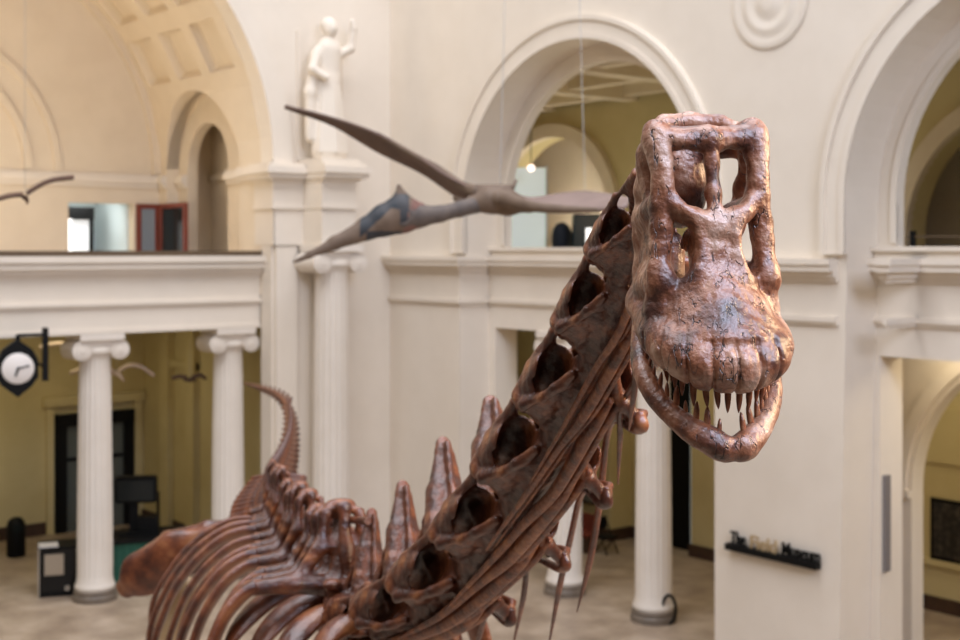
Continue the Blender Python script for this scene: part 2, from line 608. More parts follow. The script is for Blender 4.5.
# door surround
box(bm, (13.3, UR - .12, 0), (13.5, UR, 3.6))
box(bm, (15.9, UR - .12, 0), (16.1, UR, 3.6))
box(bm, (13.2, UR - .2, 3.6), (16.2, UR, 3.85))
struct(from_bm('wall_left', bm, OCHRE))
struct(boxes('baseboard_left', [((2.5, UR - .05, 0), (13.3, UR, .35)), ((16.1, UR - .05, 0), (V1 + .5, UR, .35)), ((V1 + .45, 29.2, 0), (V1 + .5, UR, .35))], DARKW))

# upper passage: pale bluish wall and bright window
PALE = mat('pale_blue_paint', (.62, .68, .68), .7)
LITW = mat('daylit_blind', (.9, .9, .88), .6, emit=(1, 1, .98), estr=1.6)
struct(boxes('wall_passage', [((12.9, UB + 2.6, 6.9), (16.5, UB + 2.7, 9.6)), ((14.95, UB + .35, 6.9), (15.05, UB + 2.6, 9.6)), ((12.9, UB + .35, 9.5), (15.05, UB + 2.6, 9.6)), ((12.9, UB + .35, 6.9), (13.0, UB + 2.6, 9.6))], PALE))
w = boxes('window_1', [((13.1, UB + .45, 7.0), (13.42, UB + .5, 8.85))], LITW)
struct(w)
t = thing('window_2', 'daylit window with a black header behind the left balcony', 'window', (13.9, UB + 1.5, 7.0))
struct(t)
boxes('blind', [((13.45, UB + 1.5, 7.0), (14.35, UB + 1.55, 8.85))], mat('soft_blind', (.85, .85, .83), .7, emit=(1, 1, 1), estr=.45), t)
boxes('frame', [((13.0, UB + 1.3, 8.85), (14.4, UB + 1.58, 9.2)), ((14.32, UB + 1.4, 7.0), (14.42, UB + 1.58, 8.9))], BLACK, t)


def panelled_door(name, label, x0, x1, y0, y1, z0, z1, glass):
    """thin door in an axis-aligned slab"""
    t = thing(name, label, 'door', ((x0 + x1) / 2, (y0 + y1) / 2, z0))
    s = .13
    alongx = (x1 - x0) > (y1 - y0)
    L = []
    if alongx:
        L = [((x0, y0, z0), (x0 + s, y1, z1)), ((x1 - s, y0, z0), (x1, y1, z1)), ((x0 + s, y0, z1 - s), (x1 - s, y1, z1)), ((x0 + s, y0, z0 + .7), (x1 - s, y1, z0 + .85))]
        pane = ((x0 + s, (y0 + y1) / 2 - .01, z0), (x1 - s, (y0 + y1) / 2 + .01, z1 - s))
    else:
        L = [((x0, y0, z0), (x1, y0 + s, z1)), ((x0, y1 - s, z0), (x1, y1, z1)), ((x0, y0 + s, z1 - s), (x1, y1 - s, z1)), ((x0, y0 + s, z0 + .7), (x1, y1 - s, z0 + .85))]
        pane = (((x0 + x1) / 2 - .01, y0 + s, z0), ((x0 + x1) / 2 + .01, y1 - s, z1 - s))
    boxes('frame', L, REDW, t)
    boxes('pane', [pane], glass, t)
    return t


panelled_door('wooden_door', 'dark red wooden door with a glazed panel in the rear wall of the left balcony', 15.05, 15.72, UB - .1, UB - .02, 7.02, 9.28, mat('reflecting_glass', (.25, .28, .30), .15))
panelled_door('wooden_door', 'dark red wooden door with a black panel right of the glazed balcony door', V1 - .12, V1 - .02, 32.25, 33.85, 7.02, 9.28, GLASSD)

# ------------------------------------------------------------------ columns
def column(x, y, H, r, facing, label, group=None, plinth=True, base_z=0.0):
    t = thing('ionic_column', label, 'column', (x, y, base_z), group)
    s = r / .4
    bm = bmesh.new()
    z0 = .39 * s if plinth else .1
    zt = H - .5 * s
    prof = [(r * 1.07, z0), (r * 1.03, z0 + .05), (r, z0 + .14)]
    for k in range(9):
        q = k / 8
        prof.append((r * (1 - .13 * q ** 1.6), z0 + .2 + (zt - z0 - .3) * q, 1))
    prof.append((r * .87, zt - .05))
    prof.append((r * .95, zt))
    lathe(bm, prof, 80, 20, .022 * s)
    from_bm('shaft', bm, COLM, t, angle=.9)
    if plinth:
        bm = bmesh.new()
        lathe(bm, [(r * 1.24, 0), (r * 1.24, .12 * s), (r * 1.19, .145 * s), (r * 1.15, .16 * s), (r * 1.19, .18 * s), (r * 1.19, .24 * s), (r * 1.13, .26 * s)], 48)
        from_bm('plinth', bm, BASEM, t, angle=.6)
        bm = bmesh.new()
        lathe(bm, [(r * 1.08, .26 * s), (r * 1.13, .29 * s), (r * 1.13, .34 * s), (r * 1.06, .40 * s)], 48)
        from_bm('base_ring', bm, COLM, t, angle=.6)
    # ionic capital
    bm = bmesh.new()
    lathe(bm, [(r * .9, zt - .02), (r * 1.08, zt + .08 * s), (r * 1.08, zt + .16 * s), (r * .9, zt + .2 * s)], 32)
    fx, fy = facing
    a = Vector((fy, fx, 0))              # along the face
    f = Vector((fx, fy, 0))
    vz = zt + .13 * s
    for sg in (-1, 1):
        c = a * (sg * r * 1.12) + Vector((0, 0, vz))
        cyl(bm, c - f * r * .95, c + f * r * .95, .22 * s, seg=28)
        cyl(bm, c - f * r * 1.02, c + f * r * 1.02, .15 * s, seg=24)
        cyl(bm, c - f * r * 1.08, c + f * r * 1.08, .06 * s, seg=16)
    q = a * (r * 1.12) + f * (r * .9)
    box(bm, (-abs(q.x), -abs(q.y), zt + .18 * s), (abs(q.x), abs(q.y), zt + .36 * s))
    q = a * (r * 1.3) + f * (r * 1.15)
    box(bm, (-abs(q.x), -abs(q.y), zt + .36 * s), (abs(q.x), abs(q.y), zt + .5 * s))
    from_bm('capital', bm, COLM, t, angle=.6)
    return t


column(11.72, 28.78, ZL - .005, .40, (0, -1), 'white Ionic column under the left balcony, standing beside the hanging clock')
column(15.1, 28.78, ZL - .005, .40, (0, -1), 'white Ionic column at the right end of the left balcony, behind the curled tail')
column(20.5, 22.45, ZL, .40, (-1, 0), 'white Ionic column in the arcade opening partly hidden behind the dinosaur neck')
column(20.5, 19.62, ZL, .40, (-1, 0), 'white Ionic column below the dinosaur skull with a black loop at its foot')
column(17.05, U0 - .66, 8.12, .46, (0, -1), 'tall engaged Ionic column in the hall corner carrying the robed statue', base_z=0)

# ------------------------------------------------------------------ statue
f = Field((-.9, -.55, -.05), (.9, .55, 3.75), .03)
f.cone((0, 0, .2), (0, .02, 1.9), .46, .30, .1, sq=(1, 1.4, 1))
f.cone((0, .02, 1.9), (0, 0, 2.65), .30, .33, .12, sq=(1, 1.5, 1))
f.cone((0, 0, 2.7), (0, -.05, 2.98), .12, .10, .08)
f.ell((0, -.06, 3.18), (.18, .20, .24), .04)
f.ell((0, .02, 3.28), (.2, .2, .2), .04)
f.chain([(-.32, 0, 2.6, .13), (-.52, -.1, 2.15, .11), (-.25, -.28, 1.95, .08)], .06)
f.chain([(.32, 0, 2.6, .13), (.58, -.08, 2.75, .11), (.62, -.15, 3.25, .08), (.58, -.16, 3.4, .07)], .06)
f.chain([(-.35, .05, 2.5, .12), (-.5, .05, 1.6, .14), (-.5, .05, .5, .12)], .1)
for k in range(-4, 5):
    f.cone((k * .095, -.33 + abs(k) * .035, .15), (k * .06, -.2 + abs(k) * .02, 1.75), .05, .03, .03)
f.ell((0, -.24, 3.17), (.03, .04, .05), .02)
me = f.mesh('statue')
st = link('robed_statue', me, CREAM)
st.location = (17.0, U0 - .62, 10.23)
tag(st, 'cream plaster statue of a robed standing figure above the corner entablature', 'statue')
struct(boxes('trim_7', [((16.5, U0 - 1.1, 10.1), (17.6, U0, 10.22)), ((16.45, U0 - .06, 10.22), (16.55, U0, 13.4)), ((17.75, U0 - .06, 10.22), (17.85, U0, 13.2))], CREAM))

# ------------------------------------------------------------------ dark double door in the left rear wall
t = struct(thing('door_1', 'dark framed double door with glass panes in the wall behind the left colonnade', 'door', (14.7, UR, 0)))
x0, x1, y0 = 13.55, 15.85, UR - .1
boxes('frame', [((x0, y0 - .1, 0), (x0 + .3, UR, 3.3)), ((x1 - .3, y0 - .1, 0), (x1, UR, 3.3)), ((x0, y0 - .14, 3.0), (x1, UR, 3.35)), ((14.63, y0 - .06, 0), (14.77, UR, 3.0))], BLACK, t)
GREYG = mat('grey_green_glass', (.10, .11, .10), .2)
boxes('door_leaf', [((x0 + .3, y0, 0), (14.63, UR - .01, 3.0))], GREYG, t)
boxes('door_leaf', [((14.77, y0, 0), (x1 - .3, UR - .01, 3.0))], GREYG, t)
boxes('crossbar', [((x0 + .3, y0 - .04, 2.0), (14.63, y0, 2.1)), ((14.77, y0 - .04, 2.0), (x1 - .3, y0, 2.1))], BLACK, t)

# black doorway in the aisle rear wall
t = struct(thing('door_2', 'tall black door standing in the aisle wall below the skull', 'door', (VB - .1, 24.0, 0)))
boxes('door_leaf', [((VB + .02, 23.5, 0), (VB + .12, 24.5, 4.7))], BLACK, t)
struct(boxes('window_3', [((VB + .04, 23.1, .1), (VB + .1, 23.48, 4.65))], mat('cool_lit_glass', (.45, .52, .53), .4, emit=(.75, .87, .9), estr=.16)))
struct(boxes('window_4', [((8.6, UR - .06, .9), (9.7, UR - .02, 4.2))], mat('cool_window', (.5, .55, .6), .4, emit=(.7, .8, .95), estr=.35)))

# ------------------------------------------------------------------ clock
cl = P(17, 368, 27.9)
t = thing('hanging_clock', 'black octagonal hanging clock with a white dial under the left balcony', 'clock', cl)
t.rotation_euler = (0, 0, math.radians(-12))
bm = bmesh.new()
oct_ = [(0, .62), (.30, .40), (.42, .18), (.42, -.20), (.30, -.38), (0, -.62), (-.30, -.38), (-.42, -.20), (-.42, .18), (-.30, .40)]
prism(bm, oct_, 'y', -.14, .14)
from_bm('case', bm, BLACK, t)
bm = bmesh.new()
lathe(bm, [(.33, 0), (.33, .03), (.30, .05), (.02, .05)], 40)
bmesh.ops.rotate(bm, verts=bm.verts, cent=(0, 0, 0), matrix=Matrix.Rotation(PI / 2, 3, 'X'))
bmesh.ops.translate(bm, verts=bm.verts, vec=(0, -.14, 0))
from_bm('dial', bm, WHITE, t, angle=.6)
for ang, L, wd in ((math.radians(200), .17, .022), (math.radians(75), .24, .014)):
    bm = bmesh.new()
    box(bm, (-wd, -.21, -.04), (wd, -.20, L))
    bmesh.ops.rotate(bm, verts=bm.verts, cent=(0, 0, 0), matrix=Matrix.Rotation(ang, 3, 'Y'))
    from_bm('hand', bm, BLACK, t)
bm = bmesh.new()
cyl(bm, (.02, 0, .55), (.02, 0, .72), .05)
cyl(bm, (.02, 0, .70), (.62, 0, .70), .035)
box(bm, (.52, -.07, -.3), (.64, .07, .85))
cyl(bm, (.40, 0, .1), (.56, 0, .0), .03)
from_bm('bracket', bm, BLACK, t)

# ------------------------------------------------------------------ objects behind the left colonnade
def onfloor(px, py):
    return P(px, py, F * EYE / (py - HZ))


p = onfloor(16, 556)
t = thing('litter_bin', 'black round-topped bin beside the ochre wall at the far left', 'bin', p)
bm = bmesh.new()
lathe(bm, [(.22, 0), (.24, .04), (.24, .72), (.235, .8), (.2, .92), (.12, 1.0), (.02, 1.03)], 32)
from_bm('body', bm, BLACK, t, angle=.6)
boxes('flap', [((p.x - .16, p.y - .25, .68), (p.x + .1, p.y - .2, .85))], GLASSD, t)

p = onfloor(58, 592)
t = thing('display_case', 'glossy black box case with a pale top left of the balcony column', 'display case', p)
t.rotation_euler = (0, 0, math.radians(-20))
bm = bmesh.new()
box(bm, (-.42, -.4, .06), (.42, .4, 1.12))
bmesh.ops.bevel(bm, geom=list(bm.edges), offset=.03, segments=2, affect='EDGES')
from_bm('body', bm, mat('gloss_black', (.006, .006, .006), .15, spec=.3), t)
STEEL = mat('brushed_steel', (.45, .42, .36), .3, metal=.8)
bm = bmesh.new(); box(bm, (-.44, -.42, 1.12), (.44, .42, 1.14)); from_bm('top_plate', bm, BLACK, t)
bm = bmesh.new(); box(bm, (-.43, -.41, 1.14), (.0, .05, 1.17)); from_bm('tray', bm, mat('pale_top', (.62, .58, .54), .3), t)
bm = bmesh.new(); box(bm, (-.45, -.43, 0), (-.41, -.36, 1.12)); from_bm('corner_post', bm, STEEL, t)
bm = bmesh.new(); box(bm, (-.44, -.42, 0), (.44, .42, .06)); from_bm('plinth', bm, BLACK, t)
bm = bmesh.new(); box(bm, (-.3, -.43, .5), (.12, -.4, .98)); from_bm('glazed_front', bm, mat('tan_glass', (.35, .28, .2), .15), t)
bm = bmesh.new(); cyl(bm, (.2, -.43, .18), (.2, -.4, .18), .06, seg=16); from_bm('lock', bm, STEEL, t)

p = onfloor(140, 578)
t = thing('skirted_table', 'dark topped table with a green cloth skirt behind the left column', 'table', p)
t.rotation_euler = (0, 0, math.radians(-15))
bm = bmesh.new()
n = 60
for (x0, y0, x1, y1) in ((-.9, -.5, 1.1, -.5), (1.1, -.5, 1.1, .7), (1.1, .7, -.9, .7), (-.9, .7, -.9, -.5)):
    L = max(abs(x1 - x0), abs(y1 - y0)); m_ = int(L * 40)
    pr = None
    for i in range(m_ + 1):
        q = i / m_
        wv = .02 * math.sin(i * .9)
        nx, ny = (0, 1) if y0 == y1 else (1, 0)
        a = bm.verts.new((x0 + (x1 - x0) * q + nx * wv, y0 + (y1 - y0) * q + ny * wv, 0))
        b = bm.verts.new((x0 + (x1 - x0) * q, y0 + (y1 - y0) * q, .98))
        if pr:
            bm.faces.new((pr[0], a, b, pr[1]))
        pr = (a, b)
from_bm('cloth_skirt', bm, GREEN, t, smooth=True)
bm = bmesh.new(); box(bm, (-.95, -.55, .98), (1.15, .75, 1.06)); from_bm('tabletop', bm, BLACK, t)

p2 = p + VF * .2 - VR * .1
t = thing('viewing_machine', 'black boxy machine with a dark screen standing on the green table', 'machine', (p2.x, p2.y, 1.06))
t.rotation_euler = (0, 0, math.radians(-30))
bm = bmesh.new(); box(bm, (-.55, -.15, .75), (.45, .25, 1.38)); bmesh.ops.bevel(bm, geom=list(bm.edges), offset=.04, segments=2, affect='EDGES'); from_bm('head', bm, BLACK, t)
bm = bmesh.new(); box(bm, (-.48, -.17, .82), (.38, -.15, 1.3)); from_bm('screen', bm, GLASSD, t)
bm = bmesh.new(); box(bm, (-.2, -.05, .05), (.0, .15, .75)); from_bm('post', bm, BLACK, t)
bm = bmesh.new(); box(bm, (-.45, -.25, 0), (.5, .3, .05)); box(bm, (.0, -.15, .05), (.48, .2, .4)); from_bm('base', bm, BLACK, t)

p = onfloor(158, 552)
t = thing('barrier_frame', 'thin dark metal barrier frame right of the black machine', 'barrier', p)
bm = bmesh.new(); box(bm, (-.03, -.03, 0), (.03, .03, 1.6)); from_bm('post', bm, BLACK, t)
bm = bmesh.new(); box(bm, (-.6, -.02, 1.54), (-.03, .02, 1.6)); from_bm('crossbar', bm, BLACK, t)
bm = bmesh.new(); box(bm, (-.62, -.03, 0), (-.56, .03, 1.6)); from_bm('post', bm, BLACK, t)

# objects in the aisle
p = onfloor(574, 548)
t = thing('bench', 'dark red wooden bench against the aisle wall between the white columns', 'bench', p)
t.rotation_euler = (0, 0, math.radians(90))
bm = bmesh.new(); box(bm, (-.7, -.22, .42), (.7, .22, .5)); from_bm('seat', bm, REDW, t)
bm = bmesh.new(); box(bm, (-.7, -.25, .5), (.7, -.2, .95)); from_bm('backrest', bm, REDW, t)
for sx in (-.62, .62):
    bm = bmesh.new(); box(bm, (sx - .05, -.2, 0), (sx + .05, .2, .42)); from_bm('leg', bm, DARKW, t)
p = onfloor(606, 553)
t = thing('folding_chair', 'black folding chair on the dark floor beside the red bench', 'chair', p)
bm = bmesh.new(); box(bm, (-.22, -.22, .42), (.22, .22, .47)); from_bm('seat', bm, BLACK, t)
bm = bmesh.new(); box(bm, (-.22, .2, .6), (.22, .24, .92)); from_bm('backrest', bm, BLACK, t)
for sx in (-.2, .2):
    bm = bmesh.new(); cyl(bm, (sx, -.25, 0), (sx, .24, .9), .018); from_bm('leg', bm, BLACK, t)
    bm = bmesh.new(); cyl(bm, (sx, .25, 0), (sx, -.18, .45), .018); from_bm('leg', bm, BLACK, t)
t = thing('framed_picture', 'small dark framed picture on the aisle wall above the red bench', 'picture', (VB - .8, 26.35, .9))
boxes('frame', [((VB - .86, 25.95, .9), (VB - .8, 26.75, 1.65))], DARKW, t)
boxes('picture', [((VB - .87, 26.03, .98), (VB - .86, 26.67, 1.57))], mat('grey_print', (.2, .2, .18), .5), t)
# loop at the column foot
p = onfloor(669, 625)
t = thing('cable_loop', 'black rubber cable loop leaning against the foot of the white column', 'cable', p)
bm = bmesh.new()
lp = [(math.cos(a) * .14, 0, .33 + math.sin(a) * .30, .035, .035) for a in np.linspace(-PI / 2, 3 * PI / 2 - .1, 14)]
sweep(bm, lp, (0, 1, 0), 8, 50)
from_bm('loop', bm, BLACK, t, smooth=True).rotation_euler = (0, 0, math.radians(-50))

# ------------------------------------------------------------------ sign on the pier
def wall_pt(px, X):
    tt = (px - 480) / F
    d = X / (.781 * tt + .6247)
    return d, d * (.781 - .6247 * tt)


d0, ya = wall_pt(730, W0); d1, yb = wall_pt(821, W0)
zs = EYE - (545 - HZ) / F * d0
t = thing('museum_sign', 'black shelf-like sign with raised letters reading The Field Museum on the pier', 'sign', (W0, (ya + yb) / 2, zs))
boxes('shelf_bar', [((W0 - .16, yb, zs - .06), (W0, ya, zs + .06))], BLACK, t)
span = ya - yb
GOLD = mat('tan_letters', (.42, .30, .16), .5)
xcur = .10
for word, m_, wfrac in (('The', BLACK, .17), ('Field', GOLD, .29), ('Museum', BLACK, .40)):
    cu = bpy.data.curves.new('txt', 'FONT')
    cu.body = word
    cu.size = .34
    cu.extrude = .02
    cu.offset = .006
    tmp = bpy.data.objects.new('tmp', cu)
    me = bpy.data.meshes.new_from_object(tmp)
    bpy.data.objects.remove(tmp)
    xs = [v.co.x for v in me.vertices]
    w = max(xs) - min(xs)
    tw = wfrac * span
    for v in me.vertices:
        v.co.x = (v.co.x - min(xs)) * tw / w
    o = link('lettering', me, m_, t)
    # text x axis -> -Y, text y axis -> Z, normal -> -X
    o.matrix_basis = Matrix(((0, 0, -1, -.10), (-1, 0, 0, span / 2 - xcur * 1.0), (0, 1, 0, .07), (0, 0, 0, 1)))
    xcur += tw + .06 * span
# plaque on the jamb of the right opening
zz = [EYE - (y - HZ) / F * 23.4 for y in (475, 571)]
pl = boxes('wall_plaque', [((W1 + .08, 13.66, zz[1]), (W1 + .25, 13.718, zz[0]))], GREYP)
tag(pl, 'narrow grey vertical plaque fixed to the jamb of the right-hand opening', 'plaque')
# framed panel in the right aisle
d, y1 = wall_pt(932, VB); d2, y2 = wall_pt(985, VB)
t = thing('notice_board', 'dark framed notice board with faint pictures on the ochre wall at far right', 'notice board', (VB, (y1 + y2) / 2, 2.2))
za, zb = EYE - (558 - HZ) / F * d, EYE - (497 - HZ) / F * d
boxes('frame', [((VB - .06, y2, za), (VB - .01, y1, zb))], BLACK, t)
boxes('panel_face', [((VB - .07, y2 + .08, za + .08), (VB - .06, y1 - .08, zb - .08))], mat('dark_print', (.012, .011, .01), .4, None, 6, 3, ramp=[(.45, (.008, .008, .008)), (.62, (.05, .04, .035)), (.8, (.2, .16, .12))]), t)

# ------------------------------------------------------------------ things in the arcade gallery
t = thing('glass_showcase', 'tall pale greenish showcase standing in the gallery behind the flying reptile', 'showcase', P(526, 262, 33.6))
p = t.location
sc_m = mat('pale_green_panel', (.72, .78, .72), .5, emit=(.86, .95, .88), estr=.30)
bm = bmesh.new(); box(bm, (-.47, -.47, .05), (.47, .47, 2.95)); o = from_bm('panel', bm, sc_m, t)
bm = bmesh.new()
for sx in (-.5, .46):
    for sy in (-.5, .46):
        box(bm, (sx, sy, 0), (sx + .04, sy + .04, 3.0))
box(bm, (-.5, -.5, 0), (.5, .5, .05))
from_bm('frame', bm, mat('pale_frame', (.5, .5, .45), .5), t)
t.rotation_euler = (0, 0, math.radians(-35))
t.location = (t.location.x, t.location.y, 7.15)
t = thing('gallery_lamp', 'small round glowing lamp above the pale showcase in the gallery', 'lamp', P(531, 168, 32.2))
bm = bmesh.new(); bmesh.ops.create_icosphere(bm, subdivisions=3, radius=.09)
from_bm('bulb', bm, mat('lamp_glow', (1, .85, .75), .4, emit=(1, .75, .6), estr=2.5), t, smooth=True)
bm = bmesh.new(); cyl(bm, (0, 0, .08), (0, 0, 12.3 - P(531, 168, 32.2).z), .012); from_bm('cord', bm, BLACK, t)
t = thing('gallery_screen', 'dark teal glass exhibit case with a bright reflection in the gallery arch', 'display case', P(590, 262, 31.6))
t.location = (t.location.x, t.location.y, 7.15)
t.rotation_euler = (0, 0, math.radians(-38))
bm = bmesh.new(); box(bm, (-.42, -.3, 0), (.42, .3, 1.72)); bmesh.ops.bevel(bm, geom=list(bm.edges), offset=.03, segments=2, affect='EDGES'); from_bm('body', bm, mat('teal_black', (.006, .02, .026), .2, spec=.2), t)
bm = bmesh.new(); box(bm, (-.13, -.33, 1.02), (.03, -.3, 1.38)); from_bm('glint_pane', bm, mat('painted_glint', (.9, .9, .9), .4, emit=(1, .97, .9), estr=1.2), t)  # glowing pane put in for the bright reflection on the glass
p = P(562, 262, 32.4)
t = thing('dark_silhouette', 'dark round-topped stand in the gallery, left of the teal glass case', 'silhouette', (p.x, p.y, 7.15))  # invented form for an uncertain dark shape, first taken for a visitor
bm = bmesh.new()
lathe(bm, [(.30, 0), (.30, .08), (.24, .12)], 28)
from_bm('base', bm, BLACK, t, angle=.6)
bm = bmesh.new()
lathe(bm, [(.20, .1), (.22, .5), (.25, .95), (.26, 1.2), (.22, 1.38), (.14, 1.5), (.02, 1.54)], 28)
from_bm('body', bm, mat('dark_blue_cover', (.012, .015, .022), .6, spec=.2), t, smooth=True)
# parapet rails
t = thing('gallery_rail', 'thin dark railing above the sill of the right-hand upper arch', 'railing', (W1 + .25, 10, ZS))
boxes('rail', [((W1 + .22, 7.0, 8.22), (W1 + .26, 13.3, 8.25))], BROWNM, t)
for y in (13.2, 11.6, 10.0, 8.4):
    boxes('post', [((W1 + .2, y - .04, 8.06), (W1 + .28, y + .04, 8.34))], BLACK, t)
# ================================================================== DINOSAUR
BONE = mat('fossil_bone', (.2, .07, .03), .40, None, 5.5, 8, .5, 26, spec=.65, ramp=[(.27, (.022, .007, .004)), (.44, (.075, .019, .008)), (.58, (.175, .048, .015)), (.70, (.36, .135, .045)), (.85, (.48, .25, .11))])
RIBM = mat('fossil_rib', (.2, .07, .03), .36, None, 3.0, 7, .5, 18, spec=.65, ramp=[(.28, (.028, .008, .004)), (.44, (.09, .024, .010)), (.57, (.20, .056, .019)), (.75, (.38, .155, .057))])
RIBM2 = mat('fibrous_rib', (.2, .07, .03), .42, None, 9, 8, .6, 40, spec=.6, ramp=[(.3, (.05, .014, .006)), (.45, (.17, .046, .017)), (.58, (.33, .11, .038)), (.75, (.50, .23, .09))])
PALEB = mat('pale_bone', (.62, .47, .28), .5, (.42, .26, .12), 2.5, 5, .3, 14)
TOOTH = mat('tooth_enamel', (.2, .06, .025), .3, None, 30, 4, .2, 40, ramp=[(.3, (.10, .024, .010)), (.55, (.27, .085, .035)), (.75, (.45, .22, .11))])


for m_ in (BONE, RIBM, RIBM2):
    q = m_.node_tree.nodes['Principled BSDF']
    q.inputs['Coat Weight'].default_value = .14
    q.inputs['Coat Roughness'].default_value = .35


def skull_material():
    m = mat('skull_bone', (.3, .12, .06), .40, None, 6, 9, 0, spec=.7, ramp=[(.31, (.022, .007, .004)), (.42, (.10, .027, .012)), (.51, (.24, .080, .033)), (.61, (.39, .20, .122)), (.75, (.54, .38, .30))])
    nt = m.node_tree
    b = nt.nodes['Principled BSDF']
    b.inputs['Coat Weight'].default_value = .28
    b.inputs['Coat Roughness'].default_value = .42
    mp = next(n for n in nt.nodes if n.type == 'MAPPING')
    # long cracks running down the face
    m2 = nt.nodes.new('ShaderNodeMapping')
    m2.inputs['Scale'].default_value = (46, 11, 46)
    nt.links.new(mp.outputs[0], m2.inputs[0])
    n0 = nt.nodes.new('ShaderNodeTexNoise'); n0.inputs['Scale'].default_value = 9; n0.inputs['Detail'].default_value = 3
    nt.links.new(mp.outputs[0], n0.inputs['Vector'])
    mx = nt.nodes.new('ShaderNodeMixRGB'); mx.blend_type = 'ADD'; mx.inputs[0].default_value = .8
    nt.links.new(m2.outputs[0], mx.inputs[1]); nt.links.new(n0.outputs['Color'], mx.inputs[2])
    vo = nt.nodes.new('ShaderNodeTexNoise'); vo.inputs['Scale'].default_value = .42; vo.inputs['Detail'].default_value = 3; vo.inputs['Roughness'].default_value = .55
    nt.links.new(mx.outputs[0], vo.inputs['Vector'])
    sb = nt.nodes.new('ShaderNodeMath'); sb.operation = 'SUBTRACT'; sb.inputs[1].default_value = .5
    nt.links.new(vo.outputs[0], sb.inputs[0])
    ab = nt.nodes.new('ShaderNodeMath'); ab.operation = 'ABSOLUTE'
    nt.links.new(sb.outputs[0], ab.inputs[0])
    rr = nt.nodes.new('ShaderNodeValToRGB')
    rr.color_ramp.elements[0].position = .002; rr.color_ramp.elements[0].color = (0, 0, 0, 1)
    rr.color_ramp.elements[1].position = .013; rr.color_ramp.elements[1].color = (1, 1, 1, 1)
    nt.links.new(ab.outputs[0], rr.inputs[0])
    # break the cracks up so that they are not a closed net
    nb = nt.nodes.new('ShaderNodeTexNoise'); nb.inputs['Scale'].default_value = 11; nb.inputs['Detail'].default_value = 2
    nt.links.new(mp.outputs[0], nb.inputs['Vector'])
    rb = nt.nodes.new('ShaderNodeValToRGB'); rb.color_ramp.elements[0].position = .455; rb.color_ramp.elements[1].position = .51
    nt.links.new(nb.outputs[0], rb.inputs[0])
    mxx = nt.nodes.new('ShaderNodeMath'); mxx.operation = 'MAXIMUM'
    nt.links.new(rr.outputs[0], mxx.inputs[0]); nt.links.new(rb.outputs[0], mxx.inputs[1])
    n3 = nt.nodes.new('ShaderNodeTexNoise'); n3.inputs['Scale'].default_value = 38; n3.inputs['Detail'].default_value = 6
    nt.links.new(mp.outputs[0], n3.inputs['Vector'])
    ad = nt.nodes.new('ShaderNodeMath'); ad.operation = 'MULTIPLY_ADD'; ad.inputs[1].default_value = 1.1
    nt.links.new(n3.outputs[0], ad.inputs[0]); nt.links.new(mxx.outputs[0], ad.inputs[2])
    bp = nt.nodes.new('ShaderNodeBump'); bp.inputs['Strength'].default_value = .8; bp.inputs['Distance'].default_value = .010
    nt.links.new(ad.outputs[0], bp.inputs['Height']); nt.links.new(bp.outputs[0], b.inputs['Normal'])
    # dirt lodged in the cracks
    mc = nt.nodes.new('ShaderNodeMixRGB'); mc.inputs[1].default_value = (.03, .012, .009, 1)
    src = b.inputs['Base Color'].links[0].from_socket
    nt.links.new(mxx.outputs[0], mc.inputs[0]); nt.links.new(src, mc.inputs[2])
    nt.links.new(mc.outputs[0], b.inputs['Base Color'])
    return m


SKULLM = skull_material()

DINO = thing('dinosaur_skeleton', 'giant long-necked dinosaur skeleton of reddish brown bone with its skull turned to the viewer', 'dinosaur skeleton', Vector(P(285, 520, 14).xy.to_3d()))


def part(name, me, m, mw, parent=DINO):
    o = link(name, me, None, None)
    if m is not None and not me.materials:
        me.materials.append(m)
    o.parent = parent
    par = Matrix.Identity(4)
    r = parent
    while r is not None:
        par = r.matrix_basis @ par
        r = r.parent
    o.matrix_basis = par.inverted() @ mw
    return o


# ---- skull (local x = right in view, y = up, z = towards the viewer)
SK = Field((-.36, -.40, -.48), (.36, .64, .40), .005)
f = SK
f.chain([(-.165, .484, -.005, .036), (0, .474, .02, .036), (.165, .484, -.005, .036)], .02)
f.ell((0, .47, .0), (.15, .035, .05), .02)
f.chain([(-.14, .50, -.03, .026), (0, .492, -.01, .026), (.14, .50, -.03, .026)], .02)
f.chain2([(.176, .492, -.02, .042), (.174, .44, .0, .036), (.168, .38, .015, .031), (.167, .30, .025, .033), (.176, .20, .02, .033), (.184, .10, .025, .032), (.182, .02, .04, .04)], .02, smooth=5)
f.chain([(0, .47, .03, .028), (0, .40, .035, .024), (0, .30, .05, .024), (0, .23, .068, .028)], .025)
f.chain2([(.16, .285, .03, .028), (.08, .222, .065, .030), (0, .19, .075, .032)], .02, smooth=5)
f.ell((0, .09, .07), (.062, .15, .045), .03)
f.chain2([(.055, .2, .07, .02), (.062, .1, .085, .02), (.085, .02, .09, .03)], .03, smooth=5)
f.cone((0, .10, -.01), (0, -.185, .03), .105, .238, .03)
f.chain2([(.182, .02, .03, .04), (.19, -.08, .01, .055)], .05)
X, Y, Z = f.ax[0][:, None, None], f.ax[1][None, :, None], f.ax[2][None, None, :]
lip = -.318 + 1.75 * X ** 2 + .30 * np.clip(.10 - Z, 0, .4)
d_ = (lip - Y).astype(np.float32)
h_ = np.maximum(.05 - np.abs(f.f - d_), 0) / .05
f.f = (np.maximum(f.f, d_) + h_ * h_ * .05 * .25).astype(np.float32)
f.chain2([(.172, -.08, -.17, .042), (.182, -.135, -.05, .052), (.182, -.17, .05, .056), (.154, -.205, .135, .058), (.09, -.238, .195, .060), (0, -.252, .218, .060)], .035, smooth=5)
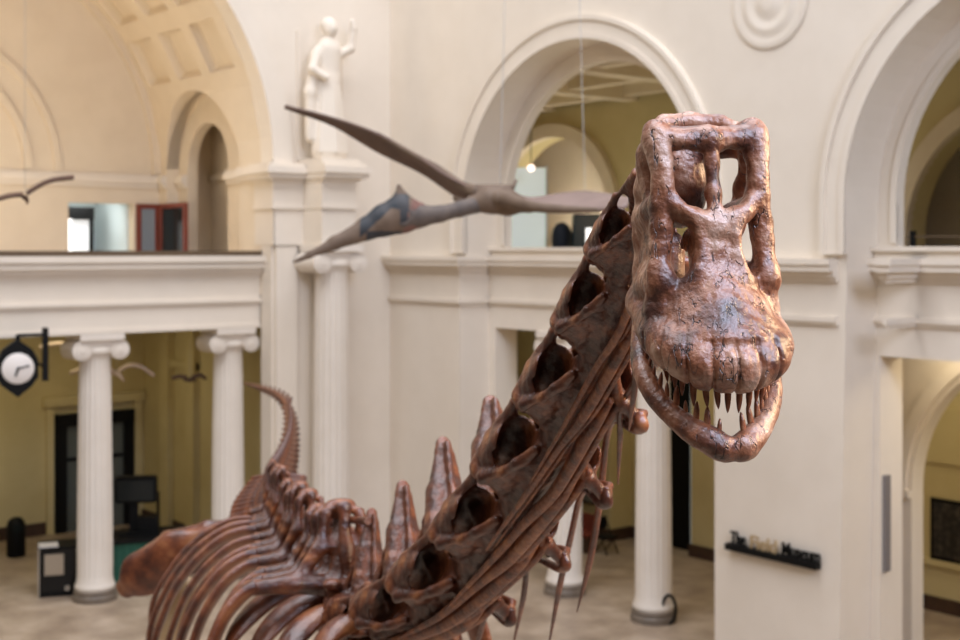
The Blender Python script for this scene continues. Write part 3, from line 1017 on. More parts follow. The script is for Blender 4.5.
# nostril / window openings
f.ell2((.080, .352, .05), (.049, .096, .22), .012, cut=True)
f.ell2((.098, .368, .05), (.034, .066, .22), .012, cut=True)
f.ell2((.118, .108, .06), (.036, .080, .20), .015, cut=True, rot=Matrix.Rotation(math.radians(8), 3, 'Z'))
# hollow inside
f.ell((0, -.06, -.06), (.15, .20, .20), .03, cut=True)
f.ell((0, -.33, .02), (.145, .19, .17), .03, cut=True)
f.ell((0, .05, -.25), (.13, .25, .22), .03, cut=True)
# flank and back of the skull
f.chain([(-.172, .49, -.03, .042), (-.175, .43, -.09, .042), (-.165, .33, -.17, .042), (-.145, .2, -.25, .042), (-.14, .05, -.29, .038), (-.148, -.06, -.26, .038)], .03)
f.chain([(.176, .49, -.03, .040), (.188, .43, -.09, .034), (.196, .33, -.17, .032), (.188, .2, -.25, .032), (.172, .05, -.29, .035), (.155, -.06, -.26, .036)], .03)
f.chain2([(.170, .27, .0, .034), (.172, .24, -.12, .030), (.148, .22, -.24, .036)], .03, smooth=5)
f.chain2([(.182, .02, .03, .04), (.175, .0, -.12, .04), (.15, -.03, -.26, .035)], .03, smooth=5)
f.chain2([(.185, -.08, -.17, .045), (.17, -.05, -.26, .04)], .03, smooth=5)
f.chain([(-.15, .510, -.10, .026), (-.10, .536, -.15, .034), (0, .546, -.17, .036), (.10, .536, -.15, .034), (.15, .510, -.10, .026)], .02)
f.chain2([(.16, .500, -.10, .03), (.172, .505, -.03, .035)], .02, smooth=5)
f.ell((-.008, .35, -.26), (.092, .16, .10), .03)
f.chain2([(.06, .46, -.22, .035), (.17, .45, -.13, .03)], .02)
f.chain([(-.05, .26, -.28, .045), (-.15, .16, -.26, .035)], .03)
f.ell((0, .33, -.38), (.06, .06, .08), .03)
f.ell((-.160, .13, -.10), (.024, .13, .14), .04)
f.cone((-.09, -.05, -.2), (-.07, .13, -.2), .06, .05, .03)
f.cone((.06, -.05, -.2), (.03, .10, -.22), .05, .03, .03)
f.ell2((-.160, -.02, -.14), (.026, .10, .14), .04)
f.ell((-.178, .36, -.10), (.03, .10, .05), .03)
# grooves and bulges over the tooth roots
X, Y, Z = f.ax[0][:, None, None], f.ax[1][None, :, None], f.ax[2][None, None, :]
phi = np.arctan2(X, Z + .10)
gro = np.abs(np.sin(phi * 12.5 + .5 + .9 * np.sin(phi * 3.1) + 1.2 * (Y + .2)))
fade = np.clip((-.12 - Y) / .11, 0, 1) * np.clip((Y + .40) / .06, 0, 1) * np.clip((Z + .18) / .1, 0, 1)
f.f += (fade * .017 * (1 - gro) ** 4 - fade * .002).astype(np.float32)
# scalloped lip
f.noise(.0020, .11, 3)
f.noise(.0016, .045, 5)
f.noise(.0009, .018, 9)
skull_me = f.mesh('skull')
SCENTER = P(710, 285, 4.25)
YAW = math.radians(9)


def view_matrix(origin, yaw=0, scale=1.0):
    """local x right, y up, z to viewer, yawed so that +z swings to the right of the picture"""
    vx = VR * math.cos(yaw) + VF * math.sin(yaw)
    vz = VR * math.sin(yaw) - VF * math.cos(yaw)
    return Matrix(((vx.x, 0, vz.x, origin.x), (vx.y, 0, vz.y, origin.y), (0, 1, 0, origin.z), (0, 0, 0, 1))) @ Matrix.Scale(scale, 4)


SM = view_matrix(SCENTER, YAW) @ Matrix.Rotation(math.radians(1.2), 4, 'Z') @ Matrix.Diagonal((.955, 1, 1, 1))
skull = part('skull', skull_me, SKULLM, SM)

# ---- lower jaw
f = Field((-.32, -.64, -.42), (.32, .08, .30), .005)
jaw = [(.145, -.03, -.28, .028), (.175, -.14, -.22, .032), (.208, -.24, -.13, .031), (.224, -.31, -.03, .027), (.188, -.392, .06, .026), (.112, -.462, .14, .029), (.05, -.496, .178, .033), (.02, -.506, .188, .034)]
f.chain2(jaw, .02, smooth=6)
f.chain2([(p[0], p[1] + .018, p[2] - .004, p[3] * .75) for p in jaw[2:-1]], .02, smooth=6)
f.chain2([(.022, -.516, .188, .026), (.05, -.508, .176, .026)], .03)
f.cone((0, -.62, .25), (0, -.38, .25), .02, .02, .03, cut=True)
f.cone((0, -.44, .19), (0, -.40, .19), .02, .045, .02, cut=True)
f.noise(.002, .10, 13)
f.noise(.0009, .035, 15)
f.noise(.0006, .014, 19)
jaw_me = f.mesh('lower_jaw')
lower = part('lower_jaw', jaw_me, SKULLM, SM)


# ---- teeth
def tooth_mesh(name, L, r, bend):
    bm = bmesh.new()
    prof = [(0, .75), (.12, .95), (.35, 1.0), (.6, .92), (.8, .68), (.93, .38), (1, .08)]
    prev = None
    for q, k in prof:
        c = (0, -q * L, bend * q * q)
        row = [bm.verts.new((c[0] + r * k * math.cos(2 * PI * i / 10), c[1], c[2] + r * k * .8 * math.sin(2 * PI * i / 10))) for i in range(10)]
        if prev:
            for i in range(10):
                j = (i + 1) % 10
                bm.faces.new((prev[i], prev[j], row[j], row[i]))
        else:
            bm.faces.new(row)
        prev = row
    bm.faces.new(prev[::-1])
    bmesh.ops.recalc_face_normals(bm, faces=bm.faces)
    me = bpy.data.meshes.new(name)
    bm.to_mesh(me)
    bm.free()
    me.materials.append(TOOTH)
    me.shade_smooth()
    return me


UT = tooth_mesh('tooth', .118, .0130, -.015)
_r = [(.162, -.15, -.16), (.166, -.19, -.04), (.162, -.222, .06), (.138, -.252, .13), (.08, -.275, .182), (0, -.288, .205)]
rim = catmull([(-x, y, z) for x, y, z in _r[:-1]] + _r[::-1], 400)
alen = np.concatenate([[0], np.cumsum(np.linalg.norm(np.diff(rim, axis=0), axis=1))])
rng = random.Random(4)


def place_teeth(path, al, s_list, me, host, flip, base):
    for i, (s, sc_) in enumerate(s_list):
        q = [float(np.interp(s, al, path[:, k])) for k in range(3)]
        out = math.atan2(q[0], q[2] + .12)
        M = Matrix.Translation(q) @ Matrix.Rotation(out, 4, 'Y') @ Matrix.Rotation(rng.uniform(-.12, .12), 4, 'Z') @ Matrix.Rotation(rng.uniform(-.08, .08), 4, 'X')
        if flip:
            M = M @ Matrix.Rotation(PI, 4, 'Z')
        o = bpy.data.objects.new('tooth', me)
        COL.objects.link(o)
        o.parent = host
        o.matrix_basis = M @ Matrix.Scale(sc_, 4)


T = alen[-1]
mid = T / 2
sl_ = []
for k in range(13):
    sl_.append((mid + .020 + k * .039, 1.0 - .030 * k + rng.uniform(-.12, .1)))
    sl_.append((mid - .020 - k * .039, 1.0 - .030 * k + rng.uniform(-.12, .1)))
sl_ = [q for q in sl_ if .01 < q[0] < T - .01]
place_teeth(rim, alen, sl_, UT, skull, False, 0)
LT = tooth_mesh('tooth', .070, .0115, -.008)
jp = [(p[0] * .95, p[1] + .036, p[2] - .006) for p in jaw[2:]]
jpath = catmull([(-a, b, c) for a, b, c in jp] + [(a, b, c) for a, b, c in jp[::-1]], 300)
jl = np.concatenate([[0], np.cumsum(np.linalg.norm(np.diff(jpath, axis=0), axis=1))])
mid = jl[-1] / 2
sl_ = []
for k in range(11):
    for sg in (-1, 1):
        sl_.append((mid + sg * (.045 + k * .042), .95 - .02 * k + rng.uniform(-.25, .12)))
sl_ = [q for q in sl_ if .01 < q[0] < jl[-1] - .01]
place_teeth(jpath, jl, sl_, LT, lower, True, 0)


# ---- vertebrae (local x lateral, y towards the head, z up; unit length 1)
def neck_vertebra(name, spine):
    f = Field((-.60, -.72, -.46), (.60, .86, 1.44), .0125)
    f.chain([(0, -.50, 0, .15), (0, -.1, .0, .12), (0, .35, 0, .13), (0, .50, 0, .14)], .06)
    # roof
    f.chain([(0, .40, .2, .08), (0, 0, .24, .10), (0, -.45, .24, .08)], .06)
    f.chain2([(.08, .30, .22, .06), (.17, .52, .22, .055), (.20, .70, .22, .05)], .05)
    f.chain2([(.08, -.25, .26, .06), (.19, -.45, .27, .055), (.20, -.58, .27, .05)], .05)
    # flared wing on each side, hollowed towards the head
    f.ell2((.23, -.06, .09), (.23, .42, .175), .06)
    f.chain2([(.20, .66, .22, .034), (.29, .36, .24, .028), (.39, .04, .18, .030), (.44, -.14, .05, .034), (.42, -.06, -.06, .030), (.32, .12, -.10, .030), (.16, .40, -.09, .045)], .05)
    f.chain2([(.44, -.12, .02, .04), (.34, -.42, .16, .035), (.2, -.58, .26, .035)], .05)
    f.ell2((.262, .16, .065), (.118, .45, .135), .03, cut=True)
    f.ell2((.215, .36, .07), (.075, .22, .095), .03, cut=True)
    f.ell2((.30, -.36, .02), (.10, .20, .10), .04, cut=True)
    # lower process and rib loop
    f.chain([(-.12, .32, -.06, .06), (-.28, .24, -.15, .045), (-.42, .16, -.21, .045)], .05)
    f.chain([(-.43, -.08, .0, .035), (-.51, .04, -.09, .034), (-.44, .15, -.21, .045)], .03)
    f.chain([(.12, .32, -.06, .06), (.26, .26, -.11, .035)], .05)
    if spine > .35:
        f.chain([(0, .04, .25, .25), (0, -.04, spine * .6, .165), (0, -.10, spine, .08)], .05, sq=(1, 2.0, 1))
        f.cone((0, .20, .25), (0, -.03, spine), .03, .026, .05)
        f.chain2([(.18, -.3, .27, .04), (.11, -.2, spine * .5, .03), (.04, -.1, spine * .8, .03)], .06)
    else:
        f.chain([(0, .22, .26, .05), (0, -.05, spine, .055), (0, -.36, .29, .05)], .06)
    f.noise(.010, .33, 21)
    f.noise(.006, .11, 23)
    f.noise(.003, .05, 24)
    me = f.mesh(name)
    me.materials.append(BONE)
    return me


NV_low = neck_vertebra('neck_vertebra', .34)
NV_tall = neck_vertebra('neck_vertebra', 1.06)


def frame(p, tdir, up, scale, roll=0.):
    y = tdir.normalized()
    z = (up - y * up.dot(y)).normalized()
    x = y.cross(z)
    if roll:
        R = Matrix.Rotation(roll, 3, y)
        x, z = R @ x, R @ z
    s = scale
    return Matrix(((x.x * s, y.x * s, z.x * s, p.x), (x.y * s, y.y * s, z.y * s, p.y), (x.z * s, y.z * s, z.z * s, p.z), (0, 0, 0, 1)))


NECK = [(662, 196, 4.66), (634, 250, 5.0), (610, 322, 5.45), (578, 398, 6.0), (540, 470, 6.65), (498, 536, 7.4), (450, 588, 8.2), (404, 617, 9.0), (366, 622, 9.75), (338, 606, 10.4)]
NP = [P(*q) for q in NECK]
neck_sets = []


def rib_mesh(name, rows, wide, m, n=40):
    bm = bmesh.new()
    sweep(bm, rows, wide, 10, n)
    bmesh.ops.recalc_face_normals(bm, faces=bm.faces)
    me = bpy.data.meshes.new(name)
    bm.to_mesh(me)
    bm.free()
    me.materials.append(m)
    me.shade_smooth()
    return me


FR = []
for i in range(1, 9):
    tdir = NP[i - 1] - NP[i + 1]
    L = .5 * ((NP[i] - NP[i - 1]).length + (NP[i + 1] - NP[i]).length)
    tall = i >= 5
    M = frame(NP[i], tdir, VU, L * 1.0, math.radians(-9)) @ Matrix.Diagonal((.80, 1.06, .86 if i == 5 else .95, 1))
    FR.append(M)
    # fatten the short front vertebrae a little
    o = part('neck_vertebra', NV_tall if tall else NV_low, None, M)


# the ribs of one side lie along the neck as a bundle of straps
for i in range(8):
    def fr(k, v):
        k = min(k, 7)
        return FR[k] @ Vector(v)
    off = .03 * math.sin(i * 2.1)
    rows = [tuple(fr(i, (-.16, .30, -.17))) + (.028, .022), tuple(fr(i, (-.10, .0, -.22))) + (.060, .040), tuple(fr(i + 1, (-.02 + off, .2, -.23))) + (.050, .036), tuple(fr(i + 1, (.05 + off, -.3, -.22))) + (.042, .030), tuple(fr(i + 2, (.10 + off, .0, -.20))) + (.032, .024)]
    if i < 6:
        rows.append(tuple(fr(i + 3, (.14 + off, .2, -.20))) + (.012, .010))
    g = (NP[i + 1] - NP[i]).length / .68 * .72
    rows = [r[:3] + (r[3] * g, r[4] * g) for r in rows]
    sh = VR * .085 * g + VU * .02
    r2 = [(r[0] + sh.x, r[1] + sh.y, r[2] + sh.z, r[3] * .7, r[4] * .7) for r in rows]
    for rw in (rows, r2):
        part('neck_rib', rib_mesh('neck_rib', rw, VU, RIBM2, 40), None, Matrix.Identity(4))


# the ribs of the other side hang free below it
HANG = [[(641, 345, 5.3), (634, 395, 5.5), (629, 430, 5.7)], [(624, 400, 5.8), (620, 440, 6.1), (618, 484, 6.4)], [(610, 425, 6.5), (600, 500, 7.0), (590, 560, 7.3), (577, 612, 7.6)], [(583, 492, 7.0), (570, 540, 7.5), (559, 590, 7.9), (548, 650, 8.4)], [(531, 560, 7.9), (523, 600, 8.3), (512, 650, 8.8)], [(489, 612, 8.6), (478, 640, 9.0), (466, 675, 9.4)]]
for i, hp in enumerate(HANG):
    k = .0105 if i < 2 else .0145
    rows = [tuple(fr(i, (-.41, .22, -.18))) + (.024, .018), tuple(fr(i, (-.44, .12, -.25))) + (.036, .024)] + [tuple(P(*q)) + ((k * 1.3, k) if j < len(hp) - 1 else (.004, .004)) for j, q in enumerate(hp)]
    part('neck_rib', rib_mesh('neck_rib', rows, VR, RIBM, 44), None, Matrix.Identity(4))


# ---- back vertebrae
def back_vertebra():
    f = Field((-.66, -.5, -.42), (.66, .5, 1.05), .0155)
    f.chain([(0, -.32, -.1, .19), (0, 0, -.1, .16), (0, .32, -.1, .19)], .05)
    f.chain([(0, -.2, .15, .14), (0, .2, .15, .14)], .06)
    f.chain2([(.1, 0, .2, .10), (.33, 0, .26, .07), (.56, -.03, .24, .065)], .06, sq=(1, .8, 1))
    f.chain([(0, .02, .2, .12), (0, -.06, .55, .075), (0, -.16, .88, .06)], .06, sq=(1, 1.2, 1))
    f.ell((0, -.16, .88), (.11, .08, .09), .05)
    f.chain2([(.3, 0, .26, .05), (.14, -.04, .55, .045), (.1, -.08, .85, .05)], .05)
    f.cone((0, .12, .3), (0, .0, .9), .045, .05, .03)
    f.chain2([(.12, .2, .25, .06), (.14, .4, .26, .05)], .04)
    f.ell2((.17, 0, .02), (.07, .14, .08), .04, cut=True)
    f.noise(.010, .25, 31)
    f.noise(.006, .1, 33)
    me = f.mesh('back_vertebra')
    me.materials.append(BONE)
    return me


BV = back_vertebra()
BACK = [(362, 616, 9.75), (341, 604, 10.4), (325, 592, 11.0), (311, 580, 11.6), (299, 568, 12.2), (290, 556, 12.8), (283, 546, 13.4), (277, 537, 14.0), (273, 529, 14.6)]
BACK = [tuple(q) for q in catmull(BACK, 11)]
BPT = [P(*q) for q in BACK] + [P(271, 519, 15.4)]
RIBL = rib_mesh('rib', [(-.42, .05, .2, .07, .06), (-.58, .0, .24, .12, .06), (-.85, -.05, .22, .16, .055), (-1.25, -.1, .04, .17, .05), (-1.65, -.12, -.32, .16, .045), (-1.98, -.08, -.9, .13, .04), (-1.9, 0, -1.8, .09, .03)], (0, 1, .5), RIBM, 46)
RIBR = rib_mesh('rib', [(-x, y, z, a, b) for x, y, z, a, b in [(-.42, .05, .2, .07, .06), (-.58, .0, .24, .12, .06), (-.85, -.05, .22, .16, .055), (-1.25, -.1, .04, .17, .05), (-1.65, -.12, -.32, .16, .045), (-1.98, -.08, -.9, .13, .04), (-1.9, 0, -1.8, .09, .03)]], (0, 1, .5), RIBM, 46)
for i in range(1, len(BACK)):
    tdir = BPT[i - 1] - BPT[i + 1]
    xs = max(.55, ((BACK[i][0] - 256) * BACK[i][2] / F + .04) / (.60 * .82))
    M0 = frame(BPT[i], tdir, VU, .80 + .06 * math.sin(i * 1.7))
    M = M0 @ Matrix.Diagonal((xs, 1, 1, 1))
    part('back_vertebra', BV, None, M)
    if i < 11:
        dr = math.radians(44 * (1 - (i - 1) / 9.) ** .8 + rng.uniform(-3, 3))
        tip = .56 * xs - .46
        for me, sg in ((RIBL, -1), (RIBR, 1)):
            part('rib', me, None, M0 @ Matrix.Translation((sg * (.5 + tip), 0, .22)) @ Matrix.Rotation(sg * dr, 4, 'Y') @ Matrix.Rotation(math.radians(sg * 10), 4, 'Z') @ Matrix.Translation((-sg * .5, 0, -.22)))

# short steep ribs at the root of the neck
for rp in ([(334, 598, 10.8), (306, 588, 10.7), (272, 597, 10.6), (236, 632, 10.4), (214, 680, 10.3)], [(344, 610, 10.4), (318, 600, 10.3), (288, 611, 10.2), (258, 645, 10.0), (240, 690, 9.9)], [(358, 620, 10.0), (334, 612, 9.9), (307, 624, 9.8), (282, 655, 9.6), (266, 700, 9.5)], [(376, 628, 9.6), (354, 622, 9.5), (330, 635, 9.4), (310, 665, 9.3), (298, 705, 9.2)]):
    rows = [tuple(P(*q)) + wh for q, wh in zip(rp, ((.05, .05), (.085, .05), (.11, .045), (.11, .04), (.09, .035)))]
    part('rib', rib_mesh('rib', rows, VF * .8 + VU * .5, RIBM, 40), None, Matrix.Identity(4))

# ---- hip blades
f = Field((-.2, -.5, -.35), (2.0, .5, .6), .022)
f.chain([(0, .1, .05, .16), (.5, .1, .12, .22), (1.0, .05, .1, .27), (1.5, -.05, -.05, .24), (1.72, -.1, -.2, .12)], .1, sq=(1, 2.6, 1))
f.chain([(.1, 0, .25, .07), (.6, 0, .36, .06), (1.1, -.05, .33, .06), (1.55, -.12, .12, .06), (1.8, -.15, -.15, .06)], .06)
f.noise(.012, .3, 41)
hip_me = f.mesh('hip_blade')
hip_me.materials.append(RIBM)
c = P(262, 545, 14.3)
Mh = Matrix(((-VR.x, -VF.x, 0, c.x), (-VR.y, -VF.y, 0, c.y), (0, 0, 1, c.z), (0, 0, 0, 1)))
part('hip_blade', hip_me, None, Mh @ Matrix.Rotation(math.radians(12), 4, 'Y') @ Matrix.Scale(.92, 4))
c = P(292, 545, 14.8)
part('hip_blade', hip_me, None, Matrix(((VR.x, -VF.x, 0, c.x), (VR.y, -VF.y, 0, c.y), (0, 0, 1, c.z), (0, 0, 0, 1))) @ Matrix.Rotation(math.radians(30), 4, 'Y') @ Matrix.Scale(.92, 4))
# ---- tail
def tail_vertebra(far):
    f = Field((-.6, -.62, -.8), (.6, .62, .8), .02)
    f.chain([(0, -.45, 0, .24), (0, 0, 0, .19), (0, .45, 0, .25)], .06)
    f.cone((0, .15, .15), (0, -.42, .44), .12, .09, .06)
    if far:
        f.chain2([(.1, .1, .05, .1), (.27, -.35, .02, .07)], .06)
        f.cone((0, .1, -.1), (0, -.5, -.32), .1, .07, .05)
    else:
        f.chain2([(.15, 0, .05, .1), (.46, -.15, .02, .07)], .06)
        f.cone((0, -.2, -.15), (0, -.55, -.46), .1, .05, .05)
    f.noise(.012, .3, 51)
    me = f.mesh('tail_vertebra')
    me.materials.append(BONE)
    return me


TV, TVF = tail_vertebra(False), tail_vertebra(True)
TAIL = [(271, 519, 15.4, .95), (271, 505, 16.1, .9), (274, 492, 17.0, .82), (279, 478, 18.0, .72), (285, 462, 19.0, .6), (289, 447, 20.0, .5), (291, 431, 21.0, .42), (290, 416, 22.0, .36), (285, 403, 23.0, .30), (275, 394, 24.0, .25), (263, 389, 25.0, .20), (252, 385.5, 25.8, .12), (243, 383, 26.4, .05)]
TP = catmull([tuple(P(a, b, c)) + (w,) for a, b, c, w in TAIL], 34)
for i in range(0, 34):
    p = Vector(TP[i][:3])
    q = Vector(TP[i + 1][:3])
    r_ = Vector(TP[max(i - 1, 0)][:3])
    w = TP[i][3]
    M = frame(p, (r_ - q), VU if i < 22 else (VU * .6 + VR * .6), 1)
    stretch = max((q - p).length * 1.02, .05)
    part('tail_vertebra', TV if i < 9 else TVF, None, M @ Matrix.Diagonal((w, stretch, w, 1)))

# ---- shoulder and limb bones
f = Field((-.4, -.3, -2.4), (.5, .3, .3), .022)
f.chain([(.12, 0, .1, .17), (.05, 0, -.3, .15), (0, 0, -1.0, .12), (-.02, 0, -1.8, .14), (0, 0, -2.2, .18)], .06, sq=(1, 1.6, 1))
f.noise(.01, .3, 61)
leg_me = f.mesh('thigh_bone')
leg_me.materials.append(PALEB)
c = P(172, 597, 14.6)
part('thigh_bone', leg_me, None, Matrix(((VR.x, VF.x, 0, c.x), (VR.y, VF.y, 0, c.y), (0, 0, 1, c.z), (0, 0, 0, 1))) @ Matrix.Rotation(math.radians(14), 4, 'Y'))
# steel mounting bar along the spine tips
bm = bmesh.new()
cyl(bm, P(322, 518, 11.4), P(368, 521, 9.9), .03)
o = from_bm('mounting_bar', bm, RIBM)
keep(o, DINO)

# ================================================================== FLYING REPTILES
PT = mat('reptile_skin', (.19, .13, .088), .7, (.13, .085, .055), 3, 5, .15, 20)
PTN = mat('grey_neck', (.085, .068, .06), .7, (.15, .115, .092), 4, 5)
PTD = mat('blue_black_patch', (.02, .028, .036), .6, (.05, .045, .045), 5, 4)
PTM = mat('wing_membrane', (.16, .098, .072), .7, (.115, .068, .05), 2, 4)
PTL = mat('pale_membrane', (.26, .18, .15), .7, (.21, .145, .12), 2, 4)
PTP = mat('rose_patch', (.22, .10, .075), .7, (.17, .09, .07), 5, 4)


def view_obj_matrix(o):
    return Matrix(((VR.x, VF.x, 0, o.x), (VR.y, VF.y, 0, o.y), (0, 0, 1, o.z), (0, 0, 0, 1)))


def membrane(name, lead, trail, m, parent, thick=.03, n=24):
    """skin between two edges given as local 3D points"""
    A, B = catmull(lead, n), catmull(trail, n)
    bm = bmesh.new()
    rows = []
    K = 6
    for i in range(n + 1):
        rows.append([bm.verts.new(Vector(A[i]) * (1 - k / K) + Vector(B[i]) * (k / K) + Vector((0, 0, .05 * math.sin(PI * k / K)))) for k in range(K + 1)])
    for i in range(n):
        for k in range(K):
            bm.faces.new((rows[i][k], rows[i + 1][k], rows[i + 1][k + 1], rows[i][k + 1]))
    o = from_bm(name, bm, m, parent, True)
    s = o.modifiers.new('t', 'SOLIDIFY')
    s.thickness = thick
    s.offset = 0
    return o


D = 22.0
org = P(500, 205, D)
T_ = thing('flying_reptile', 'large brown flying reptile model with a long beak gliding in front of the arcade wall', 'flying reptile', org)
T_.rotation_euler = (0, 0, math.atan2(VR.y, VR.x))


def L(px, py, dd=0.):
    d = D + dd
    v = P(px, py, d) - org
    return (v.dot(VR), v.dot(VF), v.z)


u = D / F
f = Field((-1.9, -.6, -.7), (.9, .6, .7), .02)
def ch(pts, k=.05, sq=(1, 1, 1)):
    f.chain([L(*p[:3]) + (p[3] * u,) for p in pts], k, False, sq)
ch([(472, 204, 0, 8), (490, 200, 0, 13), (508, 202, 0, 12), (530, 205, 0, 7), (548, 206, 0, 3)], .08)
ch([(478, 190, .1, 6), (500, 192, .0, 7), (512, 187, 0, 3)], .06)
ch([(500, 198, -.2, 8), (520, 202, -.3, 6)], .06)
f.noise(.01, .3, 71)
me = f.mesh('body'); link('body', me, PT, T_)
f = Field((-2.2, -.5, -.9), (.2, .5, .6), .02)
ch([(478, 204, 0, 9), (460, 209, -.1, 7.5), (440, 214, -.2, 8), (420, 216, -.25, 11), (404, 216, -.3, 15)], .06)
me = f.mesh('neck'); link('neck', me, PTN, T_)
f = Field((-3.9, -.9, -1.4), (-.9, .4, .7), .018)
ch([(416, 215, -.25, 14), (402, 214, -.3, 19), (385, 220, -.35, 16), (366, 229, -.4, 11), (335, 243, -.5, 6.5), (310, 255, -.6, 3), (294, 262, -.65, 1.5)], .06, (1, 1.5, 1))
ch([(406, 206, -.3, 9), (401, 196, -.3, 6), (399, 187, -.3, 3)], .05, (1, 1.6, 1))
f.noise(.008, .25, 73)
me = f.mesh('head')
for m_ in (PT, PTD, PTP):
    me.materials.append(m_)
for pl in me.polygons:
    x, y, z = pl.center
    px, py = 480 + F * (x + org.dot(VR)) / (D + y), HZ - F * (z + org.z - EYE) / (D + y)
    if px > 411 - .3 * (py - 205):
        pl.material_index = 2
    if (388 < px < 409 and py < 207 + .25 * (px - 388)) or (360 < px < 400 and py < 236 - .95 * (px - 362)) or (366 < px < 402 and py > 231) or (400 < px < 408 and py < 225):
        pl.material_index = 1
    if px > 396 and py < 194:
        pl.material_index = 0
link('head', me, None, T_)
membrane('wing', [L(472, 189, .1), L(447, 176, .5), L(420, 158, 1.0), L(378, 134, 1.8), L(332, 118, 2.4), L(285, 108, 3.0)], [L(467, 204, .9), L(447, 190, 1.2), L(420, 172, 1.6), L(378, 152, 2.3), L(332, 125, 2.8), L(285, 108.5, 3.05)], PTM, T_, .05)
membrane('wing', [L(505, 199, -.3), L(530, 207, -.9), L(560, 210, -1.3), L(590, 211, -1.6), L(625, 208, -2.2)], [L(505, 191, .8), L(530, 198, .6), L(560, 194, .3), L(590, 192, .0), L(640, 200, -1.5)], PTL, T_, .04)
bm = bmesh.new()
sweep(bm, [L(500, 198, -.2) + (.12, .10), L(530, 206, -.9) + (.09, .07), L(560, 209, -1.3) + (.07, .06), L(600, 210, -1.7) + (.04, .04)], (0, 0, 1), 10, 24)
from_bm('wing_arm', bm, PT, T_, True)
bm = bmesh.new()
sweep(bm, [L(478, 192, .0) + (.12, .10), L(462, 186, .4) + (.09, .07), L(440, 170, .9) + (.07, .06), L(420, 158, 1.05) + (.05, .05), L(378, 134, 1.9) + (.04, .04)], (0, 0, 1), 10, 24)
from_bm('wing_arm', bm, PT, T_, True)
bm = bmesh.new()
cyl(bm, L(455, 198, .6), L(468, 205, .2), .05, .08)
cyl(bm, L(512, 190, 0), L(516, 180, .1), .04, .03)
from_bm('limb', bm, PT, T_, True)
bm = bmesh.new()
q = Vector(L(500, 190, 0))
cyl(bm, q, q + Vector((.3, .5, 12)), .006, seg=6)
cyl(bm, Vector(L(585, 190, -.6)), Vector(L(585, 190, -.6)) + Vector((-.3, .5, 12)), .006, seg=6)
from_bm('hanging_wire', bm, mat('steel_wire', (.5, .5, .48), .4), T_)


def small_reptile(label, px, py, d, pts_l, pts_r, m, body_px, wire=True, group=None, name='flying_reptile', chord=.25):
    o0 = P(px, py, d)
    t = thing(name, label, 'flying reptile', o0, group)
    t.rotation_euler = (0, 0, math.atan2(VR.y, VR.x))

    def l2(x, y, dd=0.):
        v = P(x, y, d + dd) - o0
        return (v.dot(VR), v.dot(VF), v.z)
    s = d / F
    for pts in (pts_l, pts_r):
        n = len(pts)
        lead = [l2(x, y, -.1) for x, y in pts]
        trail = [l2(x, y + .8, chord * (1 - i / (n - 1)) + .05) for i, (x, y) in enumerate(pts)]
        membrane('wing', lead, trail, m, t, .05, 16)
        bm = bmesh.new()
        sweep(bm, [l2(x, y, -.1) + (s * 1.4 * (1 - .7 * i / (n - 1)), s * 1.4 * (1 - .7 * i / (n - 1))) for i, (x, y) in enumerate(pts)], (0, 0, 1), 8, 20)
        from_bm('wing_arm', bm, m, t, True)
    bm = bmesh.new()
    sweep(bm, [l2(*b[:2], b[2]) + (s * b[3], s * b[3]) for b in body_px], (0, 0, 1), 10, 20)
    from_bm('body', bm, m, t, True)
    if wire:
        bm = bmesh.new()
        cyl(bm, (0, 0, .02), (0, 0, wire), .006, seg=6)
        from_bm('hanging_wire', bm, mat('thin_wire', (.45, .42, .36), .5), t)
    return t


DKB = mat('dark_brown_skin', (.15, .085, .055), .7, (.10, .055, .04), 3, 4)
small_reptile('small dark brown flying reptile with raised wings hanging before the left balcony', 25, 196, 25, [(23, 195), (12, 196), (4, 198), (-8, 202)], [(27, 194), (38, 187), (52, 181), (74, 178)], DKB, [(20, 194, -.3, .8), (24, 197, 0, 2.5), (27, 200, .1, 2), (27, 204, .2, .7)], wire=6)
PALES = mat('pale_model_skin', (.62, .47, .36), .7, (.7, .55, .43), 3, 4)
small_reptile('pale flying reptile with curved wings below the balcony, right of the left column', 117, 373, 32.5, [(113, 371), (100, 368), (84, 369), (70, 374)], [(119, 371), (128, 366), (140, 367), (154, 376)], PALES, [(124, 381, -.2, .8), (118, 374, 0, 2.6), (112, 373, .1, 2), (104, 379, .2, .7)], wire=.8)
small_reptile('pale flying reptile just under the balcony beam behind the column capital', 76, 346, 33.0, [(73, 345), (62, 344), (50, 345), (40, 348)], [(80, 345), (96, 344), (112, 344), (128, 352)], PALES, [(72, 352, -.2, 1.5), (74, 347, 0, 4), (80, 347, .1, 3), (88, 349, .2, .7)], wire=.4)
small_reptile('small dark flying reptile seen edge-on below the balcony near the right column', 190, 379, 32.5, [(187, 378), (182, 377), (178, 377), (172, 379)], [(192, 378), (197, 376), (201, 376), (206, 379)], DKB, [(184, 380, -.2, 1), (190, 380, 0, 2.2), (196, 380, .1, 1)], wire=1.0)

# ================================================================== LIGHT
w = bpy.data.worlds.new('world')
sc.world = w
w.use_nodes = True
bg = w.node_tree.nodes['Background']
bg.inputs[0].default_value = (1.0, .93, .84, 1)
bg.inputs[1].default_value = .09


def area(name, loc, aim, sx, sy, power, col):
    l = bpy.data.lights.new(name, 'AREA')
    l.shape = 'RECTANGLE'
    l.size, l.size_y = sx, sy
    l.energy = power
    l.color = col
    o = bpy.data.objects.new(name, l)
    COL.objects.link(o)
    o.location = loc
    o.rotation_euler = (Vector(aim) - Vector(loc)).to_track_quat('-Z', 'Y').to_euler()
    return o


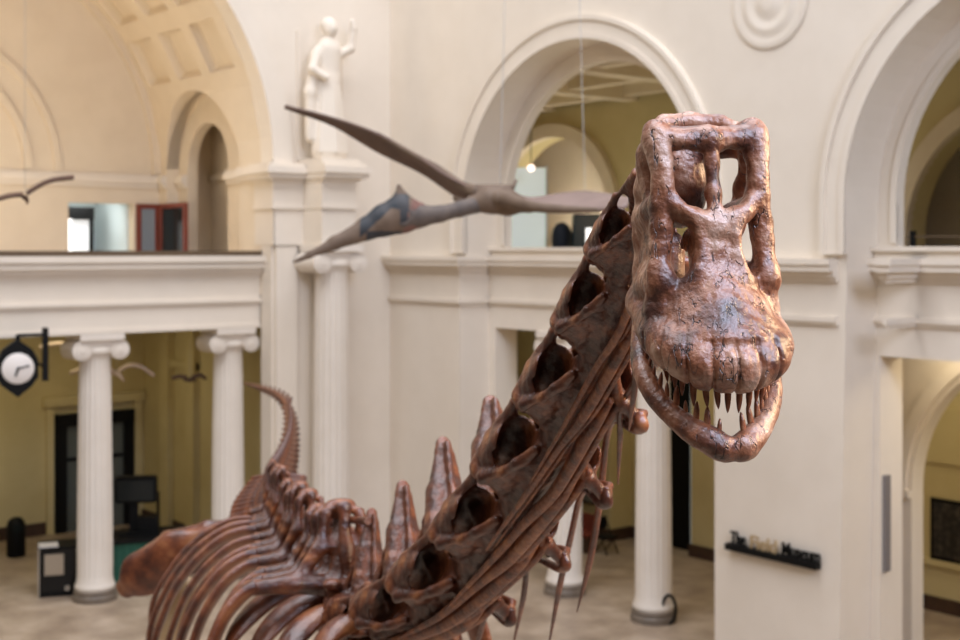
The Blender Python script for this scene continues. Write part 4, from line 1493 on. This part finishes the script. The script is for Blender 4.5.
# long roof skylight, the tall windows at the near end of the hall, added fill light on the near side
area('skylight', (6, 14, 34), (8, 14, 0), 18, 40, 14500, (.90, .92, 1.0))
area('end_windows', (7, -10, 19), (8, 8, 6), 10, 9, 4700, (.68, .77, 1.0))
area('side_fill', (-6, 12, 17), (19, 16, 7), 30, 5, 500, (1, .93, .84))  # unseen fill added to light the arcade wall
a_ = Vector((0, 0, EYE)) + VR * 6 + VF * 5.5 + VU * 1.5
area('neck_fill', a_, P(540, 450, 7), 1.2, 1.2, 420, (1, .70, .42))  # warm light added in mid-air for orange highlights on the neck
sl = bpy.data.lights.new('skull_fill', 'SPOT')  # cool spot added to brighten the skull face, no fixture of its own
sl.energy = 2300
sl.color = (.68, .77, 1.0)
sl.spot_size = math.radians(24)
sl.spot_blend = .6
sl.shadow_soft_size = .35
so_ = bpy.data.objects.new('skull_fill', sl)
COL.objects.link(so_)
so_.location = Vector((0, 0, EYE)) + VR * 2.2 + VF * .2 + VU * 6.5
so_.rotation_euler = (P(690, 320, 4.4) - so_.location).to_track_quat('-Z', 'Y').to_euler()
# added warm fill in the end recess, unseen fills brightening the aisles and galleries
area('recess_fill', (8, 30, 8.3), (9.5, 31.5, 16), 8, 1.5, 370, (1, .86, .66))
area('aisle_fill', (23.5, 21, 6.4), (23.5, 21, 0), 2, 14, 90, (1, .88, .6))  # added to brighten the dark aisle, like the next two
area('aisle_fill', (24.6, 12, 6.4), (24.6, 12, 0), 1.2, 8, 60, (1, .88, .6))
area('aisle_fill', (21.7, 11, 6.45), (21.7, 11, 0), .8, 6, 100, (1, .86, .62))
area('colonnade_fill', (10, 32.5, 6.4), (10, 32.5, 0), 8, 2, 110, (1, .9, .6))  # added to brighten the space behind the left colonnade
area('gallery_fill', (23.5, 24, 7.3), (23.5, 24, 12), 2, 14, 120, (1, .93, .75))  # unseen uplight added below the sill to brighten the gallery ceiling
area('gallery_fill', (23.5, 11, 7.3), (23.5, 11, 12), 2, 8, 22, (1, .93, .75))
area('lunette_fill', (27.2, 29.3, 7.6), (28.2, 29.3, 9.6), .6, 4, 110, (1, .95, .85))  # added to brighten the lunette evenly
area('passage_lamps', (13.9, UB + 1.0, 9.4), (14.2, UB + 2, 7), 1, .6, 25, (.95, 1, 1))

sc.view_settings.view_transform = 'Standard'
sc.view_settings.look = 'None'
sc.view_settings.exposure = 0
sc.view_settings.gamma = 1
sc.cycles.use_denoising = True
sc.cycles.max_bounces = 8
sc.cycles.diffuse_bounces = 4
